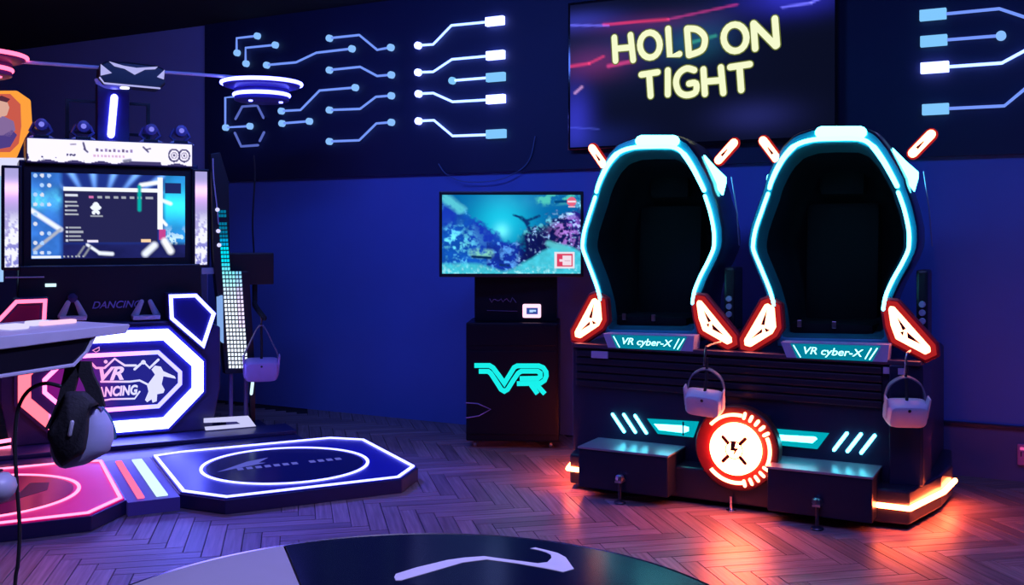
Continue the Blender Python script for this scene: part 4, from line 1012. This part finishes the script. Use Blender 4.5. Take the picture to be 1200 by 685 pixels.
for p in ((255, 245.5), (256, 270.5), (257, 287)):
    x, z = D.on(*p, TY-.02); MB().lathe([(.0, TY-.03), (.013, TY-.03), (.015, TY-.01)], (x, 0, z), 'y', 12).build('tower_spot', glow('tower_spot', (.6, .6, 1.), 1.3), tw)
fl = onD([(256, 348), (261, 346), (262, 402), (257, 396)], TY-.05)
MB().prism(fl, TY-.055, TY+.02).build('flank_light', glow('flank_light', (.25, .45, .9), .9), dm)
for px in (270.5, 288):
    a, b = D.on(px, 438, TY+.05), D.on(px, 480, TY+.05)
    MB().tube([(a[0], TY+.05, a[1]), (a[0], TY+.05, .12)], .016, 8).build('tower_post', mat('post_violet', (.12, .10, .3), .4), tw)
a, b = D.on(263, 488, TY), D.on(293, 488, TY)
MB().box(a[0], b[0], TY-.06, TY+.14, .05, .145, .006).build('tower_foot', MATS['post_violet'], tw)
MB().box(.60, 1.10, -.05, .42, 0, .07, .006).build('flank_base', DNAVY, dm)
fb = onD([(239, 490), (291, 487), (300, 499), (241, 504), (240, 500), (282, 496.5), (277, 493.5), (239, 495)], -.06)
MB().prism(fb, -.065, -.05).build('flank_arrow', glow('flank_arrow', (.62, .62, 1.), .95), dm)
fb = onD([(-5, 520), (13, 517), (13, 513), (-5, 516)], -.05); MB().prism(fb, -.06, -.045).build('flank_arrow', PINKW, dm)
fb = onD([(-5, 528), (13, 525), (13, 521.5), (-5, 524.5)], -.05); MB().prism(fb, -.06, -.045).build('flank_arrow', PINKW, dm)
# hanger box on the far side, with its headset
hx0, hz0 = D.on(268, 334, .22); hx1, hz1 = D.on(321, 296, .22)
hb = MB().box(hx0, hx1, .22, .42, hz0, hz1, .008).build('hanger_box', BLACK, dm)
hkx = D.on(308, 340, .05)[0]
MB().tube(smooth_path([(hkx, .3, hz0), (hkx, .3, hz0-.12), (hkx-.02, .2, hz0-.16), (hkx, .0, hz0-.24)], 5), .02, 8).build('hanger_strap', FOAM, hb, smooth=True)
MB().tube(smooth_path([(hx0+.22, .35, hz1), (hx0+.21, .35, hz1+.25), (hx0+.23, .36, hz1+.6), (hx0+.22, .36, hz1+.75)], 5), .007, 6).build('hanger_cable', CABLE, hb, smooth=True)
x, z = D.on(306, 432, -.03)
headset('lilac VR headset hanging from a black strap beside the LED tower of the dance machine', D.world(x, -.03, z), (math.radians(14), 0, math.radians(16)), mat('lilac_plastic', (.50, .36, .70), .4), s=1.3, strap_h=.25)
# white strip of light below that headset
q0, q1 = D.on(296.5, 444, .3), D.on(294.5, 461, .3)
MB().tube([(q0[0], .3, q0[1]), (q1[0], .3, q1[1])], .012, 8).build('foot_light', PALE, tw)
MB().box(q0[0]-.02, q0[0]+.02, .31, .34, .07, q0[1]+.05, .003).build('foot_light_post', BLACK, tw)

# ================================================================== NEIGHBOURING CABINET (left edge)
N0 = D.world(-1.62, .55, 0)
nb = thing('arcade_cabinet', 'arcade cabinet at the left edge topped by an orange octagonal sign', 'arcade machine', N0, RD)
NF = Frame(N0.x, N0.y, 27.5)
MB().box(-.5, .33, .05, .75, 0, 1.95, .012).build('cabinet', DNAVY, nb)
q0, q1 = NF.on(-40, 206, .03), NF.on(29, 184, .03)
MB().box(q0[0], q1[0], .04, .5, q0[1], NF.on(0, 184, .03)[1], .006).build('header_panel', screen_mat('plain', 0.) if False else glow('header_white', (.75, .75, 1.), 1.0), nb)
q0 = NF.on(4, 330, .03); MB().box(q0[0]-.05, q0[0], .03, .06, q0[1], NF.on(4, 206, .03)[1]).build('side_glow', glow('side_cyan', (.35, .6, 1.), 1.), nb)
so = [NF.on(a, b, -.02) for a, b in ((-38, 116), (-22, 106), (20, 106), (36, 117), (38, 148), (30, 160), (20, 184), (-24, 184), (-38, 165))]
sgn = MB().prism(so, -.02, .12).build('orange_sign', glow('orange_edge', (1., .36, .05), 1.0), nb, bevel=.01)
si = [NF.on(a, b, -.03) for a, b in ((-30, 118), (-18, 110), (12, 110), (24, 122), (25, 148), (22, 168), (12, 178), (-20, 178), (-30, 160))]
MB().prism(si, -.03, -.02).build('sign_panel', glow('sign_panel', (.75, .13, .09), .8), sgn)
for pts, c, nm in (([(-8, 124), (0, 117), (8, 118), (11, 126), (8, 135), (0, 138), (-8, 135)], (.9, .5, .4), 'figure_head'),
               ([(-14, 140), (4, 136), (16, 142), (18, 152), (12, 160), (-6, 158), (-14, 150)], (.30, .18, .42), 'figure_body'),
               ([(-10, 160), (4, 158), (14, 152), (20, 158), (12, 172), (-4, 175), (-12, 170)], (.10, .06, .30), 'figure_legs'),
               ([(-12, 116), (2, 112), (12, 116), (8, 120), (0, 118), (-8, 124)], (.12, .03, .06), 'figure_hair')):
    MB().prism([NF.on(a, b, -.034) for a, b in pts], -.036 if nm != 'figure_hair' else -.038, -.03).build(nm, glow(nm, c, .8), sgn)
MB().box(-.1, .1, .05, .3, 1.94, NF.on(0, 180, 0)[1], .005).build('sign_post', SATIN, nb)

# ================================================================== FOREGROUND CONSOLE WITH HEADSET
CO = Frame(-1.16, 3.05, 62.)
con = thing('control_console', 'pale grey topped console with dark hull jutting in at the left edge', 'console', (CO.X, CO.Y, 0), math.radians(62.))
zt = CO.on(140, 391, 0)[1]; zT = zt+.028
xl = CO.on(-60, 400, 0)[0]
MB().prism([(xl, zt-.01), (CO.on(111, 390, 0)[0], zt), (0.0, zt+.002), (.015, zT-.004), (.012, zT), (xl, zT)], -.015, .36).build('top_board', GREYP, con, bevel=.004)
hull = [CO.on(a, b, 0) for a, b in ((111, 391), (100, 412), (85, 427.5), (0, 440.5))]
e0 = hull[3]; dxh = (hull[2][0]-e0[0]); ex = (xl, e0[1]-(e0[0]-xl)*(hull[2][1]-e0[1])/dxh)
HP = [(xl, zt-.005)]+[(x, min(z, zt-.003)) for x, z in hull]+[ex]
MB().prism(HP, 0, .32).build('hull', GLOSS, con, bevel=.003)
MB().tube([(x, -.004, z) for x, z in hull]+[(ex[0], -.004, ex[1])], .0055, 6).build('hull_edge', GREYP, con)
for a, b, w in ((14, 385.5, .03), (42, 381, .02)):
    x, y = CO.flat(a, b, zT); MB().box(x-.025, x+.035, y-w, y+w, zT, zT+.014, .005).build('bright_block', glow('block_white', (.7, .65, 1.), 1.1), con)  # small glowing blocks on the console top
x, y = CO.flat(55, 381, zT); MB().box(x-.02, x+.10, y-.006, y+.02, zT, zT+.012, .004).build('bright_block', glow('block_pink', (1., .6, .85), 1.1), con)
MB().box(xl-.25, xl+.02, .12, .32, .03, zt-.02, .01).build('pedestal', SATIN, con)
MB().box(xl-.35, xl+.0, .02, .40, 0, .03, .006).build('pedestal_foot', SATIN, con)
# its big headset: black face side towards the room, grey shell to the right
HL = Vector(((100-CX)/F*2.92, 2.92, H-(500-CY)/F*2.92))
bh = thing('vr_headset', 'large grey and black VR headset hanging from the console at the left', 'headset', HL, (math.radians(0), math.radians(0), 0), 'hanging VR headsets')
BF_ = Frame(HL.x, HL.y, 0.)
def bz(pts, y=0.): return [(lambda q: (q[0], q[1]-HL.z))(BF_.on(a, b, y)) for a, b in zc(0, 420, 3.427, pts)]
def loft_at(prof, name, m):      # prof: list of (pixel outline, depth)
    rings = []
    for pts, y in prof:
        P = resample(bz(pts, y), 32); rings.append([(p.x, y, p.y) for p in P])
    return MB().loops(rings).build(name, m, bh, smooth='full')
sh_o = [(245, 300), (355, 192), (398, 184), (432, 225), (455, 268), (458, 318), (440, 372), (345, 425), (250, 444), (218, 420), (200, 375), (200, 330)]
loft_at([([(270, 310), (350, 230), (395, 215), (425, 250), (430, 320), (400, 370), (330, 405), (255, 420), (235, 395), (230, 340)], .14), (sh_o, .10), (sh_o, .02), ([(240, 300), (352, 200), (372, 205), (360, 300), (345, 382), (300, 425), (250, 438), (220, 415), (205, 375), (205, 335)], -.015)], 'visor', mat('headset_shell', (.40, .42, .60), .45))
fc = [(190, 295), (225, 240), (265, 130), (345, 130), (398, 182), (362, 194), (356, 300), (342, 378), (300, 400), (250, 436), (222, 400), (206, 350), (186, 310)]
fco = [(200, 300), (235, 250), (275, 150), (335, 150), (372, 185), (350, 205), (342, 300), (328, 365), (292, 388), (250, 418), (232, 385), (216, 340), (200, 310)]
loft_at([(fc, .0), (fc, -.03), (fco, -.055)], 'face_pad', FOAM)
mb = MB(); P = bz([(290, 255), (280, 305)], -.057); mb.tube([(x, -.057, z) for x, z in P], .006, 8); mb.build('pad_tab', GREYP, bh, smooth=True)
for a, b, c, d in (((290, 30), (280, 120), (250, 200), (215, 290)), ((335, 20), (345, 70), (372, 110), (390, 178))) and [[(300, 10), (282, 95), (258, 185), (215, 280)], [(338, 10), (348, 60), (374, 115), (395, 190)]]:
    P = smooth_path([(x, .01, z) for x, z in bz([a, b, c, d], .01)], 6)
    rings = [[(p.x-.021, .0, p.z), (p.x+.021, .0, p.z), (p.x+.021, .012, p.z), (p.x-.021, .012, p.z)] for p in P]
    MB().loops(rings).build('strap', FOAM, bh)
MB().tube(smooth_path([(x, .03, z) for x, z in bz([(402, 186), (435, 225), (460, 285), (462, 320)], .03)], 4), .004, 6).build('shell_seam', mat('seam_teal', (.05, .16, .25), .4), bh)
# cable from that headset to the floor
cpts = [(70, 452), (52, 449), (33, 458), (21, 480), (17.5, 520), (20, 570), (23, 620), (21, 660), (17, 700)]
Yc = 2.86
P = [Vector(((a-CX)/F*Yc, Yc, H-(b-CY)/F*Yc)) for a, b in cpts]
P.append(Vector((P[-1].x-.01, Yc, .01)))
cbl = MB().tube(smooth_path([p-P[-1] for p in P], 6), .0055, 8).build('headset_cable', CABLE, smooth=True); cbl.location = P[-1]
tag(cbl, 'black cable looping from the big left headset down to the floor', 'cable')
# pale rounded handset at the very edge
Yh = 2.75; hc = Vector(((-2-CX)/F*Yh, Yh, H-(570-CY)/F*Yh))
hd = thing('hand_controller', 'pale grey rounded hand controller hanging at the lower left edge', 'controller', hc, math.radians(20))
MB().lathe([(.0, -.042), (.026, -.036), (.042, -.018), (.047, .0), (.043, .018), (.028, .034), (.0, .040)], (0, 0, 0), 'z', 24).build('controller_body', GREYP, hd, smooth='full')
MB().lathe([(.0, .040), (.012, .042), (.012, .046), (.0, .048)], (0, 0, 0), 'z', 12).build('controller_button', BLACK, hd)
MB().tube([(-.03, 0, .02), (-.06, .0, .25), (-.075, .02, .56)], .004, 6).build('controller_cord', CABLE, hd, smooth=True)

# ================================================================== ROUND GLOSSY TABLE IN FRONT
TX, TYc, TR, TZ = -.2, 1.886, .70, .75
tb = thing('round_table', 'round glossy table with dark navy and grey top at the bottom edge', 'table', (TX, TYc, 0))
TFm = Frame(TX, TYc, 0.)
c0, c1 = Vector(TFm.flat(330, 632, TZ)), Vector(TFm.flat(352, 685, TZ))
dv = (c1-c0).normalized(); nv = Vector((dv.y, -dv.x)); nv = nv if nv.x < 0 else -nv
dist = c0.dot(nv)
def seg_poly(sign):
    th0 = math.atan2(nv.y, nv.x); al = math.acos(max(-1, min(1, dist/TR)))
    if sign > 0: a0, a1 = th0-al, th0+al
    else: a0, a1 = th0+al, th0-al+2*math.pi
    return [(TR*math.cos(a0+(a1-a0)*k/56), TR*math.sin(a0+(a1-a0)*k/56)) for k in range(57)]
MB().slab(offset(seg_poly(-1), -.002), TZ-.03, TZ).build('dark_top', mat('table_navy_lacquer', (.003, .004, .024), .16, 0, 0, var=.05, spec=.07), tb, bevel=.004)
MB().slab(offset(seg_poly(1), -.002), TZ-.03, TZ).build('grey_top', mat('table_grey_lacquer', (.44, .43, .50), .45, var=.05), tb, bevel=.004)
MB().lathe([(TR, TZ-.034), (TR+.006, TZ-.03), (TR+.006, TZ-.004), (TR, TZ-.001)], (0, 0, 0), 'z', 96).build('rim_highlight_ring', mat('rim_highlight', (.5, .52, .65), .15, 1.), tb, smooth=True) if False else \
    MB().lathe([(TR-.001, TZ-.036), (TR+.006, TZ-.032), (TR+.006, TZ-.006), (TR+.002, TZ+.001), (TR-.001, TZ-.002)], (0, 0, 0), 'z', 96, close=True).build('rim_highlight_ring', mat('rim_highlight', (.5, .52, .65), .15, 1.), tb, smooth=True)  # bright metal ring put in for the highlight along the edge
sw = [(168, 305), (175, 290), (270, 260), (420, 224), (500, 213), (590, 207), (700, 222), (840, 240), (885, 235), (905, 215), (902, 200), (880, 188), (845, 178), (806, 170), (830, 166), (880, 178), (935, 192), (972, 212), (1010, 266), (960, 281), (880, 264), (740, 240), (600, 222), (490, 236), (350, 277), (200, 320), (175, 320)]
MB().slab([TFm.flat(a, b, TZ) for a, b in zc(420, 600, 4., sw)], TZ, TZ+.0012).build('white_stroke', mat('stroke_white', (.86, .86, .92), .3), tb)  # thin white stroke shape laid on the dark top
MB().lathe([(.34, 0), (.36, .01), (.34, .03), (.10, .06), (.075, .12), (.075, .60), (.12, .66), (.30, .70), (.32, TZ-.03)], (0, 0, 0), 'z', 40).build('pedestal', SATIN, tb, smooth=True)
